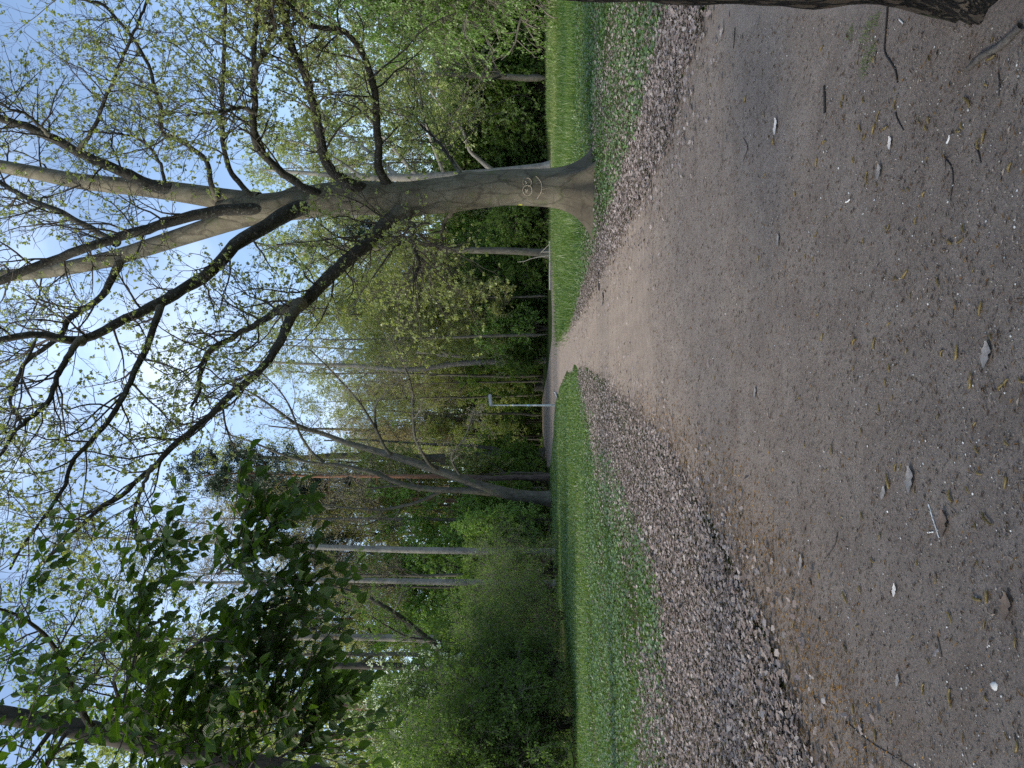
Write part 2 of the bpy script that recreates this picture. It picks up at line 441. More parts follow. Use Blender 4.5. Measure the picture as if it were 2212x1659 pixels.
RIGHT_EDGE = [(2150, -420), (1640, -160), (1545, -20), (1500, 100), (1455, 250), (1415, 350), (1345, 480), (1300, 570), (1262, 665), (1228, 712), (1208, 728)]
LEFT_EDGE = [(2212, 2700), (1960, 2100), (1745, 1659), (1640, 1330), (1530, 1110), (1430, 960), (1345, 865), (1275, 800), (1246, 792), (1222, 808), (1209, 838), (1201, 868), (1197.5, 905), (1194, 960), (1189, 1006)]
FAR_EDGE = [(1182, 1010), (1175, 960), (1170, 905), (1170, 868), (1181, 815), (1187, 770), (1192, 735), (1193, 690), (1191, 620), (1190, 480), (1190, 300)]
BACK = [(1197, 300), (1198, 480), (1200, 620), (1202, 690)]
re_, le_, fe_, bk_ = gp(RIGHT_EDGE), gp(LEFT_EDGE), gp(FAR_EDGE), gp(BACK)
def dens(a, jit=0.12):
    out = []
    for p, q in zip(a[:-1], a[1:]):
        n = max(2, int(np.linalg.norm(q - p) / 0.8))
        for k in range(n):
            x = p + (q - p) * k / n
            out.append(x + rng.normal(size=2) * jit * min(1, k))
    out.append(a[-1])
    return np.array(out)
near = np.array([(3.6, -1.5), (4, -14), (-14, -14), (-9, 0.5)])
outline = np.vstack([near[:1], dens(re_), dens(bk_[::-1], 0.05), dens(fe_[::-1], 0.05), dens(le_[::-1]), near[3:], near[2:3], near[1:2]])
pv = np.column_stack([outline, np.full(len(outline), 0.004)])
import bmesh
bm = bmesh.new()
bvs = [bm.verts.new(p) for p in pv]
bes = [bm.edges.new((bvs[i], bvs[(i + 1) % len(bvs)])) for i in range(len(bvs))]
bmesh.ops.triangle_fill(bm, edges=bes, use_beauty=True, use_dissolve=False)
for f_ in bm.faces:
    if f_.normal.z < 0: f_.normal_flip()
pm = bpy.data.meshes.new('path'); bm.to_mesh(pm); bm.free()
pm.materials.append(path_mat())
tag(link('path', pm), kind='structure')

# ------------------------------------------------------------------ scatter helpers
def inside(pts, poly):
    x, y = pts[:, 0], pts[:, 1]
    c = np.zeros(len(pts), bool)
    j = len(poly) - 1
    for i in range(len(poly)):
        xi, yi = poly[i]; xj, yj = poly[j]
        if yi != yj:
            c ^= ((yi > y) != (yj > y)) & (x < (xj - xi) * (y - yi) / (yj - yi) + xi)
        j = i
    return c

def scatter(poly, n, power=1.6, jitter=0.0, dmin=None, dmax=None):
    """n random points in a world polygon, density ~ distance^-power from the viewpoint"""
    poly = np.asarray(poly)
    d = np.linalg.norm(poly, axis=1); az = np.arctan2(poly[:, 0], poly[:, 1])
    lo, hi = (dmin or max(d.min() * 0.7, 0.5)), (dmax or d.max())
    e = 2 - power
    res = []; tot = 0
    for _ in range(200):
        u = rnd(n * 2)
        dd = (lo ** e + u * (hi ** e - lo ** e)) ** (1 / e) if abs(e) > 1e-3 else lo * (hi / lo) ** u
        a = az.min() + (az.max() - az.min()) * rnd(n * 2)
        p = np.column_stack([dd * np.sin(a), dd * np.cos(a)])
        p = p[inside(p, poly)]
        res.append(p); tot += len(p)
        if tot >= n: break
    p = np.concatenate(res)[:n]
    return p + rng.normal(size=p.shape) * jitter

def snoise(p, s, seed=0):
    """cheap smooth 2-D noise"""
    r = np.random.default_rng(seed)
    v = np.zeros(len(p))
    for k in range(5):
        a = r.random() * 6.28; w = s * (0.6 + 1.2 * r.random()) * (1.6 ** (k * 0.5))
        v += np.sin(p[:, 0] * math.cos(a) * w + p[:, 1] * math.sin(a) * w + r.random() * 6.28)
    return v / 3.0

# leaf litter bands beside the path
T_DRY = [(0, 0, 0), (0.16, 0.14, 0.05), (0.30, 0.22, 0.14), (0.20, 0.42, 0.05), (0.36, 0.62, 0.16), (0.17, 0.80, 0.06), (0, 1, 0.12),
         (-0.17, 0.80, 0.10), (-0.34, 0.60, 0.20), (-0.20, 0.40, 0.05), (-0.32, 0.24, 0.10), (-0.15, 0.12, 0.04)]
F_DRY = [(0, 1, 2, 3), (3, 4, 5, 6), (6, 7, 8, 9), (9, 10, 11, 0), (0, 3, 6, 9)]
M['litter'] = island_mat('dry_leaf', [(0.12, 0.095, 0.085), (0.26, 0.215, 0.20), (0.16, 0.125, 0.112), (0.34, 0.29, 0.275), (0.21, 0.165, 0.15), (0.42, 0.37, 0.35), (0.14, 0.105, 0.09)], trans=0.12)

def litter_on(p, size, tilt=0.5, zmax=0.03):
    n = len(p)
    pos = np.column_stack([p, 0.006 + rnd(n) * zmax])
    a = rnd(n) * 2 * math.pi
    ax = np.column_stack([np.cos(a), np.sin(a), rng.normal(size=n) * 0.22])
    s = size[0] + (size[1] - size[0]) * rnd(n)
    fl = np.array([0, 0, 1.0]) * np.where(rnd(n) < 0.5, 1, -1)[:, None]
    return leafset(pos, ax, s, T_DRY, F_DRY, flat=fl, jitter=tilt)

L_BAND = gp([(1262, 800), (1248, 800), (1250, 835), (1268, 880), (1300, 960), (1345, 1060), (1405, 1190), (1432, 1320), (1440, 1450), (1440, 1659), (1460, 2000),
             (1900, 2000), (1750, 1659), (1665, 1400), (1560, 1180), (1470, 1010), (1380, 890), (1310, 825)])
R_BAND = gp([(1222, 735), (1238, 690), (1262, 610), (1290, 530), (1310, 470), (1340, 390), (1375, 290), (1410, 170), (1440, 30), (1465, -120),
             (1560, -120), (1510, 30), (1470, 180), (1435, 300), (1390, 400), (1345, 500), (1300, 580), (1262, 660), (1232, 710)])
pL = np.vstack([scatter(L_BAND, 52000, 1.5, 0.12), scatter(L_BAND, 10000, 1.5, 0.5)])
pR = np.vstack([scatter(R_BAND, 26000, 1.3, 0.16), scatter(R_BAND, 5000, 1.3, 0.7)])
lv = merge(litter_on(pL, (0.03, 0.066), zmax=0.05), litter_on(pR, (0.04, 0.08), zmax=0.05))
tag(link('leaf_litter', mesh('leaf_litter', [lv + (M['litter'],)], smooth=False)), kind='stuff')

# ------------------------------------------------------------------ lawns: grass blades and low ground plants
M['grass'] = leaf_mat('grass_blade', [(0.06, 0.11, 0.016), (0.10, 0.175, 0.026), (0.085, 0.145, 0.023), (0.145, 0.225, 0.038), (0.20, 0.25, 0.07)], trans=0.4, gloss=0.04)
M['grass_tall'] = leaf_mat('tall_grass_blade', [(0.04, 0.09, 0.016), (0.065, 0.135, 0.022), (0.095, 0.165, 0.032), (0.15, 0.20, 0.055)], trans=0.4, gloss=0.04)
M['herb'] = leaf_mat('ground_plant_leaf', [(0.05, 0.10, 0.03), (0.085, 0.165, 0.035), (0.12, 0.165, 0.08), (0.15, 0.25, 0.05)], trans=0.3, gloss=0.09)
T_BLADE = [(-0.5, 0, 0), (0.5, 0, 0), (0.36, 0.55, 0.0), (-0.36, 0.55, 0.0), (0, 1, 0)]

def blades(p, h, w, lean=0.35):
    n = len(p)
    pos = np.column_stack([p, np.zeros(n)])
    a = rnd(n) * 2 * math.pi
    l = np.abs(rng.normal(size=n)) * lean
    ax = norm(np.column_stack([np.cos(a) * l, np.sin(a) * l, np.ones(n)]))
    x = norm(np.cross(ax, np.column_stack([np.cos(a), np.sin(a), np.zeros(n)]) + rng.normal(size=(n, 3)) * 0.5))
    bend = np.column_stack([np.cos(a), np.sin(a), -0.2 * np.ones(n)]) * (l * 0.5)[:, None]
    h = (h[:, None] if np.ndim(h) else h) * (0.55 + 0.75 * rnd(n))[:, None]
    w = w[:, None] if np.ndim(w) else w
    V = np.empty((n, 5, 3))
    for k, (tx, ty, _) in enumerate(T_BLADE):
        V[:, k] = pos + x * tx * w + ax * ty * h + bend * h * ty * ty
    i = (np.arange(n) * 5)[:, None]
    tri = np.concatenate([i + np.array([[0, 1, 2]]), i + np.array([[0, 2, 3]]), i + np.array([[3, 2, 4]])])
    return V.reshape(-1, 3), tri

def herbs(p, size, zr=(0.01, 0.07)):
    n = len(p)
    k = 3
    q = np.repeat(p, k, 0); n2 = len(q)
    d = np.linalg.norm(q, axis=1)
    q = q + rng.normal(size=q.shape) * 0.035
    pos = np.column_stack([q, zr[0] + (zr[1] - zr[0]) * rnd(n2)])
    a = rnd(n2) * 2 * math.pi
    ax = np.column_stack([np.cos(a), np.sin(a), 0.1 + 0.5 * rnd(n2)])
    s = size[0] + (size[1] - size[0]) * rnd(n2)
    return leafset(pos, ax, s * (0.8 + d / 40.0), [(0, 0, 0), (0.42, 0.3, 0.08), (0.40, 0.72, 0.1), (0, 1, 0), (-0.40, 0.72, 0.1), (-0.42, 0.3, 0.08)],
                   [(0, 1, 2, 3), (0, 3, 4, 5)], flat=(0, 0, 1.2), jitter=0.55)

LAWN_L = gp([(1246, 803), (1224, 820), (1211, 845), (1203, 872), (1199, 910), (1196, 960), (1191, 1006), (1190, 1100), (1194, 1180), (1206, 1290), (1232, 1400), (1250, 1659), (1262, 2100),
             (1470, 2100), (1452, 1659), (1448, 1450), (1440, 1320), (1412, 1190), (1350, 1060), (1305, 960), (1272, 880), (1256, 838)])
LAWN_R = gp([(1203, 735), (1203, 640), (1201, 520), (1199, 300), (1186, 250), (1184, 100), (1184, -260), (1500, -260), (1448, -10), (1420, 150), (1382, 280), (1345, 385), (1312, 470), (1292, 530), (1264, 610), (1240, 690), (1215, 735)])
NB_L = gp([(1252, 820), (1262, 890), (1285, 960), (1335, 1070), (1390, 1190), (1410, 1320), (1400, 1659), (1400, 2000), (1470, 2000), (1450, 1659), (1446, 1320), (1416, 1190), (1350, 1060), (1305, 960), (1272, 880)])
NB_R = gp([(1250, 620), (1280, 470), (1280, 300), (1290, 100), (1290, -120), (1470, -120), (1440, 30), (1410, 170), (1370, 290), (1335, 390), (1300, 480), (1275, 580)])
TALL_R = gp([(1203, 725), (1202, 640), (1200, 520), (1198, 300), (1187, 250), (1185, 100), (1185, -260), (1246, -260), (1246, 60), (1247, 300), (1262, 540), (1250, 620), (1232, 690)])
def wid(p, a=0.006, b=0.00055):
    return a + b * np.linalg.norm(p, axis=1)
gL = scatter(LAWN_L, 75000, 1.45, 0.10); gL = gL[snoise(gL, 0.55, 21) + rng.normal(size=len(gL)) * 0.5 > -0.8]
gL = gL[~inside(gL, NB_L) | (snoise(gL, 1.1, 41) + rng.normal(size=len(gL)) * 0.5 > 0.35)]
gR = scatter(LAWN_R, 50000, 1.0, 0.10); gR = gR[snoise(gR, 0.7, 22) + rng.normal(size=len(gR)) * 0.5 > -0.7]
gT = scatter(TALL_R, 60000, 0.9, 0.10)
hT = 0.17 + 0.12 * np.clip(snoise(gT, 0.5, 3), -1, 1)
hT[gT[:, 0] > 2] += 0.10
hL = np.where(np.linalg.norm(gL, axis=1) > 22, 0.11, 0.055)
M['grass_pale'] = leaf_mat('pale_sunlit_grass', [(0.15, 0.22, 0.05), (0.26, 0.30, 0.10), (0.33, 0.33, 0.15)], trans=0.4)  # far right strip: sunlight painted into paler blades
gY = gT[(np.linalg.norm(gT, axis=1) > 46) & (gT[:, 0] > 5)]; gY = gY[rnd(len(gY)) < 0.5] + rng.normal(size=(int(1), 2)) * 0
gK = gT[snoise(gT, 0.25, 33) > 0.3]
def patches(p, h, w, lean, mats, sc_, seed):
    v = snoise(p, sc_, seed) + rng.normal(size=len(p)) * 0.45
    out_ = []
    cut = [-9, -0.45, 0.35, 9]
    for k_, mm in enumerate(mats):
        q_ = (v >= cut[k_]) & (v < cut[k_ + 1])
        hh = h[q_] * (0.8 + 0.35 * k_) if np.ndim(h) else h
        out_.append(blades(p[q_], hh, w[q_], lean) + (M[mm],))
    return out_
M['grass_dark'] = leaf_mat('dark_green_grass', [(0.03, 0.075, 0.016), (0.05, 0.11, 0.02), (0.07, 0.13, 0.03)], trans=0.35)  # darker green blades for patches scattered by noise
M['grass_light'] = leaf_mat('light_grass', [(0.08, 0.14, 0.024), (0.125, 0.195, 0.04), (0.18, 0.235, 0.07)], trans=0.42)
gT = gT + rng.normal(size=gT.shape) * np.linalg.norm(gT, axis=1)[:, None] * 0.012
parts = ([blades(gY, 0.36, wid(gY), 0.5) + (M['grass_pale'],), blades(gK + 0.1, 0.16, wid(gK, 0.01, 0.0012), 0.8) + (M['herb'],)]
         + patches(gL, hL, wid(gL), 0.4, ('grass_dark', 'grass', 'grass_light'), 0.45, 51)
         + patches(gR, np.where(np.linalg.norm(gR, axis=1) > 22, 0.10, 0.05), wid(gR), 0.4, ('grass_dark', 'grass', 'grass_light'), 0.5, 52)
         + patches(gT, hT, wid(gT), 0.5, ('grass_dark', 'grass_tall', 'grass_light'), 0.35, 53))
tag(link('grass', mesh('grass', parts, smooth=False)), kind='stuff')
gH = scatter(LAWN_L, 34000, 1.5, 0.12); gH = gH[snoise(gH, 0.9, 5) + rng.normal(size=len(gH)) * 0.4 > -0.35]
gH2 = scatter(LAWN_R, 24000, 1.4, 0.12); gH2 = gH2[np.linalg.norm(gH2, axis=1) < 30]; gH2 = gH2[snoise(gH2, 0.9, 6) + rng.normal(size=len(gH2)) * 0.4 > -0.45]
tag(link('ground_cover', mesh('ground_cover', [merge(herbs(gH, (0.03, 0.055)), herbs(gH2, (0.03, 0.06))) + (M['herb'],)], smooth=False)), kind='stuff')
# fallen leaves lying among the low plants
fl = np.vstack([scatter(LAWN_L, 9000, 1.6, 0.2), scatter(NB_L, 24000, 1.5, 0.5), scatter(LAWN_R, 7000, 1.4, 0.2), scatter(NB_R, 8500, 1.2, 0.4)])
fd = np.linalg.norm(fl, axis=1); fl = fl[(fd < 29) & (snoise(fl, 0.7, 9) + rng.normal(size=len(fl)) * 0.35 > -0.45)]
tag(link('fallen_leaves', mesh('fallen_leaves', [litter_on(fl, (0.04, 0.08), 0.6, 0.075) + (M['litter'],)], smooth=False)), kind='stuff')

# ------------------------------------------------------------------ generic tree prototypes
def limbs_to_mesh(name, batches, mat):
    V, Fs, o = [], [], 0
    for pts, rad, k in batches:
        v, f = tubes(pts, rad, k)
        V.append(v); Fs.append(f + o); o += len(v)
    return mesh(name, [(np.concatenate(V), np.concatenate(Fs), mat)])

def trunk_line(H, n=20, lean=0.03, wig=0.02, x0=0, y0=0):
    z = np.linspace(0, H, n)
    ang = rnd(1)[0] * 6.28
    w = np.cumsum(rng.normal(size=(n, 2)) * wig * H / n, axis=0); w -= w[0]
    off = np.column_stack([np.cos(ang) * lean * z, np.sin(ang) * lean * z]) + w
    return np.column_stack([off[:, 0] + x0, off[:, 1] + y0, z - 0.05])

def flare(z, r, f=0.5, h=0.6):
    return r * (1 + f * np.exp(-np.maximum(z, 0) / h))

def slender(H=28, r=0.2, clear=0.42, n1=24, l1=(2.5, 5), n2=7, n3=4, leaf=(0.10, 0.2), per=6, bark='bark_grey', twig='twig_grey', leafm='leaf_yel', up=0.22, lean=0.03, wig=0.05, ang=(35, 65), droop=0.2, tmpl=T_FOLD, faces=F_FOLD, l2=0.42, l3=0.3, off=0.08):
    tp = trunk_line(H, 22, lean, wig)[None]
    z = tp[0, :, 2]
    tr = flare(z, r * (1 - 0.86 * (z / H) ** 0.9), 0.45, 0.5)[None]
    b1, r1 = spawn(tp, tr, n1, 9, l1, ang, (clear, 0.985), (0, 0, up * 0.5), 0.16, 0.5, 0.012, 0.2, 0.35)
    b2, r2 = spawn(b1, r1, n2, 6, (l1[0] * l2, l1[1] * l2), (30, 65), (0.2, 1), (0, 0, up * 0.3), 0.2, 0.6, 0.008, 0.3, 0.4)
    b3, r3 = spawn(b2, r2, n3, 4, (l1[0] * l2 * l3, l1[1] * l2 * l3 * 1.4), (25, 70), (0.25, 1), (0, 0, -droop * 0.4), 0.25, 0.7, 0.006, 0.5, 0.2)
    trunk = limbs_to_mesh('trunk', [(tp, tr, 12), (b1, r1, 6)], M[bark])
    br = limbs_to_mesh('branches', [(b2, r2, 4), (b3, r3, 3)], M[twig])
    lf = mesh('foliage', [leaves_on(b3, per, leaf, tmpl, faces, droop=droop, off=off) + (M[leafm],)], smooth=False)
    return [('trunk', trunk), ('branches', br), ('foliage', lf)]

def bushy(H=6, W=3, stems=7, r=0.06, n1=10, n2=6, n3=4, per=8, leaf=(0.10, 0.2), bark='bark_dark', twig='twig_grey', leafm='leaf_mid', droop=0.3, low=0.1, flower=None, spread=0.5, l1f=0.36):
    ang = rnd(stems) * 6.28
    n = 9
    t = np.linspace(0, 1, n)[None, :]
    hh = H * (0.65 + 0.4 * rnd(stems))[:, None]
    ww = W * (0.3 + 0.7 * rnd(stems))[:, None] * spread
    tp = np.stack([np.cos(ang)[:, None] * ww * t ** 1.3 + 0.15 * np.cos(ang)[:, None], np.sin(ang)[:, None] * ww * t ** 1.3 + 0.15 * np.sin(ang)[:, None], hh * t ** 0.95 - 0.03], -1)
    tp[:, 1:] += rng.normal(size=tp[:, 1:].shape) * 0.03 * H / 3
    tr = r * (0.7 + 0.6 * rnd(stems))[:, None] * (1 - 0.85 * t)
    b1, r1 = spawn(tp, tr, n1, 7, (W * l1f, W * l1f * 2.0), (35, 80), (low, 1), (0, 0, 0.06), 0.2, 0.6, 0.008, 0.25, 0.45)
    b2, r2 = spawn(b1, r1, n2, 5, (W * 0.16, W * 0.34), (30, 75), (0.15, 1), (0, 0, -droop * 0.25), 0.22, 0.65, 0.006, 0.4, 0.3)
    b3, r3 = spawn(b2, r2, n3, 4, (W * 0.06, W * 0.16), (25, 75), (0.2, 1), (0, 0, -droop * 0.4), 0.25, 0.7, 0.004, 0.5, 0.2)
    out = [('stems', limbs_to_mesh('stems', [(tp, tr, 7), (b1, r1, 5)], M[bark])),
           ('branches', limbs_to_mesh('branches', [(b2, r2, 4), (b3, r3, 3)], M[twig])),
           ('foliage', mesh('foliage', [leaves_on(b3, per, leaf, droop=droop, off=0.05) + (M[leafm],)], smooth=False))]
    if flower:
        sel = b3[rnd(len(b3)) < flower]
        sel = sel[sel[:, -1, 2] > H * 0.35]
        out.append(('blossom', mesh('blossom', [leaves_on(sel, 16, (0.06, 0.11), T_DIAMOND, F_DIAMOND, t=(0.7, 1), off=0.06) + (M['blossom'],)], smooth=False)))
    return out

def pine(H=25, r=0.22, clear=0.68, n1=26):
    tp = trunk_line(H, 20, 0.03, 0.05)[None]
    z = tp[0, :, 2]
    tr = flare(z, r * (1 - 0.8 * (z / H)), 0.35, 0.5)[None]
    b1, r1 = spawn(tp, tr, n1, 8, (2.0, 4.2), (55, 85), (clear, 0.99), (0, 0, 0.10), 0.2, 0.45, 0.014, 0.25, 0.45)
    dead, rd = spawn(tp, tr, 10, 6, (0.8, 2.2), (70, 95), (0.3, clear), (0, 0, -0.05), 0.2, 0.25, 0.010, 0.3, 0.2)
    b2, r2 = spawn(b1, r1, 8, 5, (0.7, 1.6), (35, 75), (0.3, 1), (0, 0, 0.12), 0.22, 0.6, 0.008, 0.4, 0.3)
    b3, r3 = spawn(b2, r2, 4, 4, (0.3, 0.7), (30, 70), (0.3, 1), (0, 0, 0.1), 0.25, 0.7, 0.006, 0.5, 0.2)
    return [('trunk', limbs_to_mesh('trunk', [(tp, tr, 12), (b1, r1, 6), (dead, rd, 5)], M['bark_pine'])),
            ('branches', limbs_to_mesh('branches', [(b2, r2, 4), (b3, r3, 3)], M['bark_dark'])),
            ('foliage', mesh('foliage', [leaves_on(b3, 16, (0.16, 0.30), T_NEEDLE, F_FOLD, spread=1.3, off=0.1) + (M['needle'],)], smooth=False))]

PROTO = {
    'slender': [slender(H=h, r=rr, clear=c, n1=n, leafm=lm, per=pr, twig=tw, bark=bk) for h, rr, c, n, lm, pr, tw, bk in (
        (30, 0.19, 0.36, 34, 'leaf_olive', 8, 'twig_grey', 'bark_grey'), (28, 0.16, 0.42, 30, 'leaf_bud', 7, 'twig_red', 'bark_dark'),
        (32, 0.22, 0.38, 36, 'leaf_olive', 8, 'twig_grey', 'bark_grey'), (26, 0.14, 0.26, 32, 'leaf_yel', 10, 'twig_grey', 'bark_dark'),
        (29, 0.17, 0.34, 32, 'leaf_olive', 8, 'twig_grey', 'bark_grey'), (24, 0.15, 0.2, 36, 'leaf_yel', 11, 'twig_grey', 'bark_grey'))],
    'bare': [slender(H=h, r=rr, clear=c, n1=n, n2=8, n3=5, leafm=lm, per=pr, twig=tw, bark=bk, leaf=(0.07, 0.14)) for h, rr, c, n, lm, pr, tw, bk in (
        (29, 0.18, 0.34, 34, 'leaf_bud', 2, 'twig_red', 'bark_grey'), (27, 0.15, 0.4, 32, 'leaf_bud', 3, 'twig_grey', 'bark_dark'), (31, 0.2, 0.36, 36, 'leaf_olive', 2, 'twig_red', 'bark_grey'))],
    'young': [slender(H=h, r=rr, clear=c, n1=n, l1=(2.2, 4.5), n2=8, n3=4, leafm=lm, per=pr, leaf=(0.12, 0.24), bark='bark_grey', ang=(45, 80), up=0.12) for h, rr, c, n, lm, pr in (
        (16, 0.11, 0.12, 34, 'leaf_yel', 11), (14, 0.09, 0.1, 32, 'leaf_fresh', 10), (18, 0.12, 0.15, 36, 'leaf_olive', 11))],
    'broad': [slender(H=h, r=0.36, clear=0.16, n1=34, l1=(5, 9), n2=9, n3=5, per=7, leaf=(0.12, 0.22), ang=(50, 80), up=0.12, leafm='leaf_yel', bark='bark_grey', l2=0.36, wig=0.05) for h in (23, 20)],
    'pine': [pine(25, 0.22), pine(27, 0.24, 0.72), pine(23, 0.19, 0.62)],
    'hornbeam': [bushy(H=h, W=w, stems=s, n1=11, n2=6, n3=4, per=9, leaf=(0.11, 0.2), leafm='leaf_fresh', droop=0.25, low=0.15) for h, w, s in ((9, 4.2, 6), (11, 4.5, 5), (7, 3.6, 7))],
    'understory': [bushy(H=h, W=w, stems=s, n1=11, n2=6, n3=4, per=9, leaf=(0.12, 0.22), leafm='leaf_mid', low=0.06) for h, w, s in ((6, 4.0, 8), (8, 4.4, 7), (5, 3.6, 8))],
    'thicket': [bushy(H=h, W=w, stems=9, n1=11, n2=6, n3=4, per=9, leaf=(0.12, 0.22), leafm='leaf_dark', low=0.03) for h, w in ((4.5, 4.2), (6.5, 4.6))],
}

def place(parts, name, loc, rot, sc, label, cat, group=None, sz=None):
    t = empty(name, loc)
    t.rotation_euler = (0, 0, rot)
    t.scale = (sc, sc, sz or sc)
    tag(t, label, cat, group)
    for n, me in parts:
        link(n, me, t)
    return t

def pick(kind):
    a = PROTO[kind]
    return a[int(rng.integers(len(a)))]

def spot(dy, Y):
    return (CY - dy) / F * Y / cp

# zones of the wood, seen from the path: each has its own trees
ZONES = [  # dy range, Y range, words
    ((-120, 330), (80, 125), 'in the wood behind the tall grass, right of the carved maple'),
    ((330, 560), (72, 125), 'in the wood close behind the carved maple'),
    ((560, 740), (72, 125), 'in the wood behind the pale wooden beam'),
    ((740, 860), (95, 135), 'in the wood beyond the end of the path'),
    ((860, 1000), (105, 140), 'in the wood behind the street lamp'),
    ((1000, 1150), (66, 110), 'in the wood behind the forked tree'),
    ((1150, 1400), (55, 100), 'in the wood behind the thin grey-green shrub'),
    ((1400, 1800), (42, 90), 'in the wood behind the blossoming bush'),
]
counts = {'slender': (11, 11, 15, 13, 13, 9, 8, 8), 'bare': (0, 0, 4, 7, 8, 7, 7, 6), 'young': (7, 7, 8, 5, 5, 4, 6, 6), 'pine': (2, 2, 2, 2, 2, 2, 3, 3)}
LBL = {'bare': ('bare_tree', 'nearly bare thin-branched tree', 'tree'), 'young': ('young_tree', 'half-height yellow-green young tree', 'tree'), 'slender': ('slender_tree', 'tall slender budding tree', 'tree'), 'pine': ('pine_tree', 'tall reddish-trunked pine', 'pine tree'),
       'hornbeam': ('understory_tree', 'fresh green low leafy tree', 'tree'), 'understory': ('shrub', 'mid green leafy shrub', 'shrub'), 'thicket': ('shrub', 'dark green dense shrub', 'shrub')}
for kind, cs in counts.items():
    nm, lb, ct = LBL[kind]
    for zi, c in enumerate(cs):
        (a, b), (y0, y1), words = ZONES[zi]
        for k in range(c):
            dy = a + (b - a) * (k + 0.15 + 0.7 * rnd(1)[0]) / c
            Y = y0 + (y1 - y0) * rnd(1)[0] ** 1.2
            if kind == 'pine': Y = y0 + (y1 - y0) * (0.3 + 0.5 * rnd(1)[0])
            place(pick(kind), nm, (spot(dy, Y), Y, 0), rnd(1)[0] * 6.28, 0.85 + 0.3 * rnd(1)[0], lb + ' ' + words, ct, '%ss %s' % (nm.replace('_', ' '), words))
# front line of undergrowth
UND = [  # kind, dy, Y, scale list
    ('thicket', [(-60, 78, 1.5), (10, 80, 1.6), (70, 79, 1.3), (130, 82, 1.6), (190, 80, 1.4), (245, 83, 1.7), (300, 82, 1.5), (350, 86, 1.5), (40, 92, 1.9), (160, 95, 2.0), (270, 95, 1.9)], 0),
    ('understory', [(100, 88, 1.6), (215, 90, 1.7), (320, 92, 1.6)], 0),
    ('thicket', [(455, 72, 1.1), (500, 74, 1.3), (545, 78, 1.2), (480, 88, 1.6), (400, 88, 1.6)], 1),
    ('understory', [(470, 80, 1.3), (520, 84, 1.5), (560, 80, 1.2)], 1),
    ('thicket', [(590, 75, 1.0), (640, 78, 1.1), (690, 80, 1.1), (735, 84, 1.1), (615, 92, 1.6), (680, 95, 1.6)], 2),
    ('understory', [(575, 82, 1.3), (625, 84, 1.4), (670, 83, 1.3), (720, 84, 1.3), (650, 95, 1.8)], 2),
    ('hornbeam', [(560, 96, 1.3), (610, 90, 1.1), (655, 98, 1.2)], 2),
    ('thicket', [(760, 96, 1.2), (800, 108, 1.2), (840, 118, 1.3)], 3),
    ('understory', [(775, 100, 1.4), (815, 110, 1.3), (845, 120, 1.4)], 3),
    ('hornbeam', [(790, 112, 1.3), (840, 124, 1.5)], 3),
    ('thicket', [(870, 142, 1.6), (905, 140, 1.6), (940, 128, 1.5), (970, 112, 1.3)], 4),
    ('understory', [(885, 146, 1.9), (925, 142, 1.9), (958, 130, 1.6), (1000, 100, 1.2)], 4),
    ('hornbeam', [(900, 150, 1.7), (945, 145, 1.6), (980, 120, 1.5), (870, 140, 1.5)], 4),
    ('understory', [(1015, 82, 1.2), (1045, 76, 1.2), (1105, 68, 1.1), (1140, 66, 1.1)], 5),
    ('hornbeam', [(1025, 92, 1.2), (1060, 86, 1.1), (1120, 76, 1.1), (1148, 70, 1.0)], 5),
    ('hornbeam', [(1165, 64, 1.15), (1205, 66, 1.4), (1245, 64, 1.2), (1290, 60, 1.35), (1330, 62, 1.3), (1375, 58, 1.3)], 6),
    ('understory', [(1210, 58, 1.0), (1265, 56, 1.0), (1320, 54, 1.0), (1380, 50, 1.0)], 6),
    ('understory', [(1430, 46, 1.2), (1500, 48, 1.3), (1570, 46, 1.3), (1650, 44, 1.3), (1730, 42, 1.2)], 7),
    ('hornbeam', [(1450, 56, 1.1), (1540, 58, 1.2), (1630, 56, 1.2)], 7),
]
for kind, lst, zi in UND:
    nm, lb, ct = LBL[kind]
    for dy, Y, s in lst:
        place(pick(kind), nm, (spot(dy, Y), Y, 0), rnd(1)[0] * 6.28, s * (0.92 + 0.16 * rnd(1)[0]), lb + ' ' + ZONES[zi][2], ct, '%s %ss %s' % (lb.split()[0], nm.replace('_', ' '), ZONES[zi][2]))

# the far wood closing the view: one mass
def far_wood():
    n = 900
    az = np.radians(-36 + 72 * rnd(n)); d = 150 + 60 * rnd(n)
    x, y = d * np.sin(az), d * np.cos(az)
    H = 6 + 9 * rnd(n)
    tp = np.stack([np.column_stack([x, y, np.zeros(n)]), np.column_stack([x + rng.normal(size=n) * 0.5, y, H * 0.6]), np.column_stack([x + rng.normal(size=n), y, H])], 1)
    tr = np.outer(0.10 + 0.10 * rnd(n), [1, 0.7, 0.2])
    per = 90
    c = np.repeat(tp[:, 1], per, 0) + rng.normal(size=(n * per, 3)) * np.array([2.0, 2.0, 1.0]) * 1.0 + np.array([0, 0, 1]) * (rnd(n * per) * 2 - 1)[:, None] * np.repeat(H * 0.5, per)[:, None]
    c[:, 2] = np.clip(c[:, 2], 0.1, None)
    lf = leafset(c, randdir(len(c)), 0.45 + 0.5 * rnd(len(c)), T_FOLD, F_FOLD)
    v, f = tubes(tp, tr, 5)
    return mesh('far_wood', [(v, f, M['bark_dark']), lf + (M['leaf_mid'],)], smooth=False)
tag(link('far_wood', far_wood()), kind='stuff')

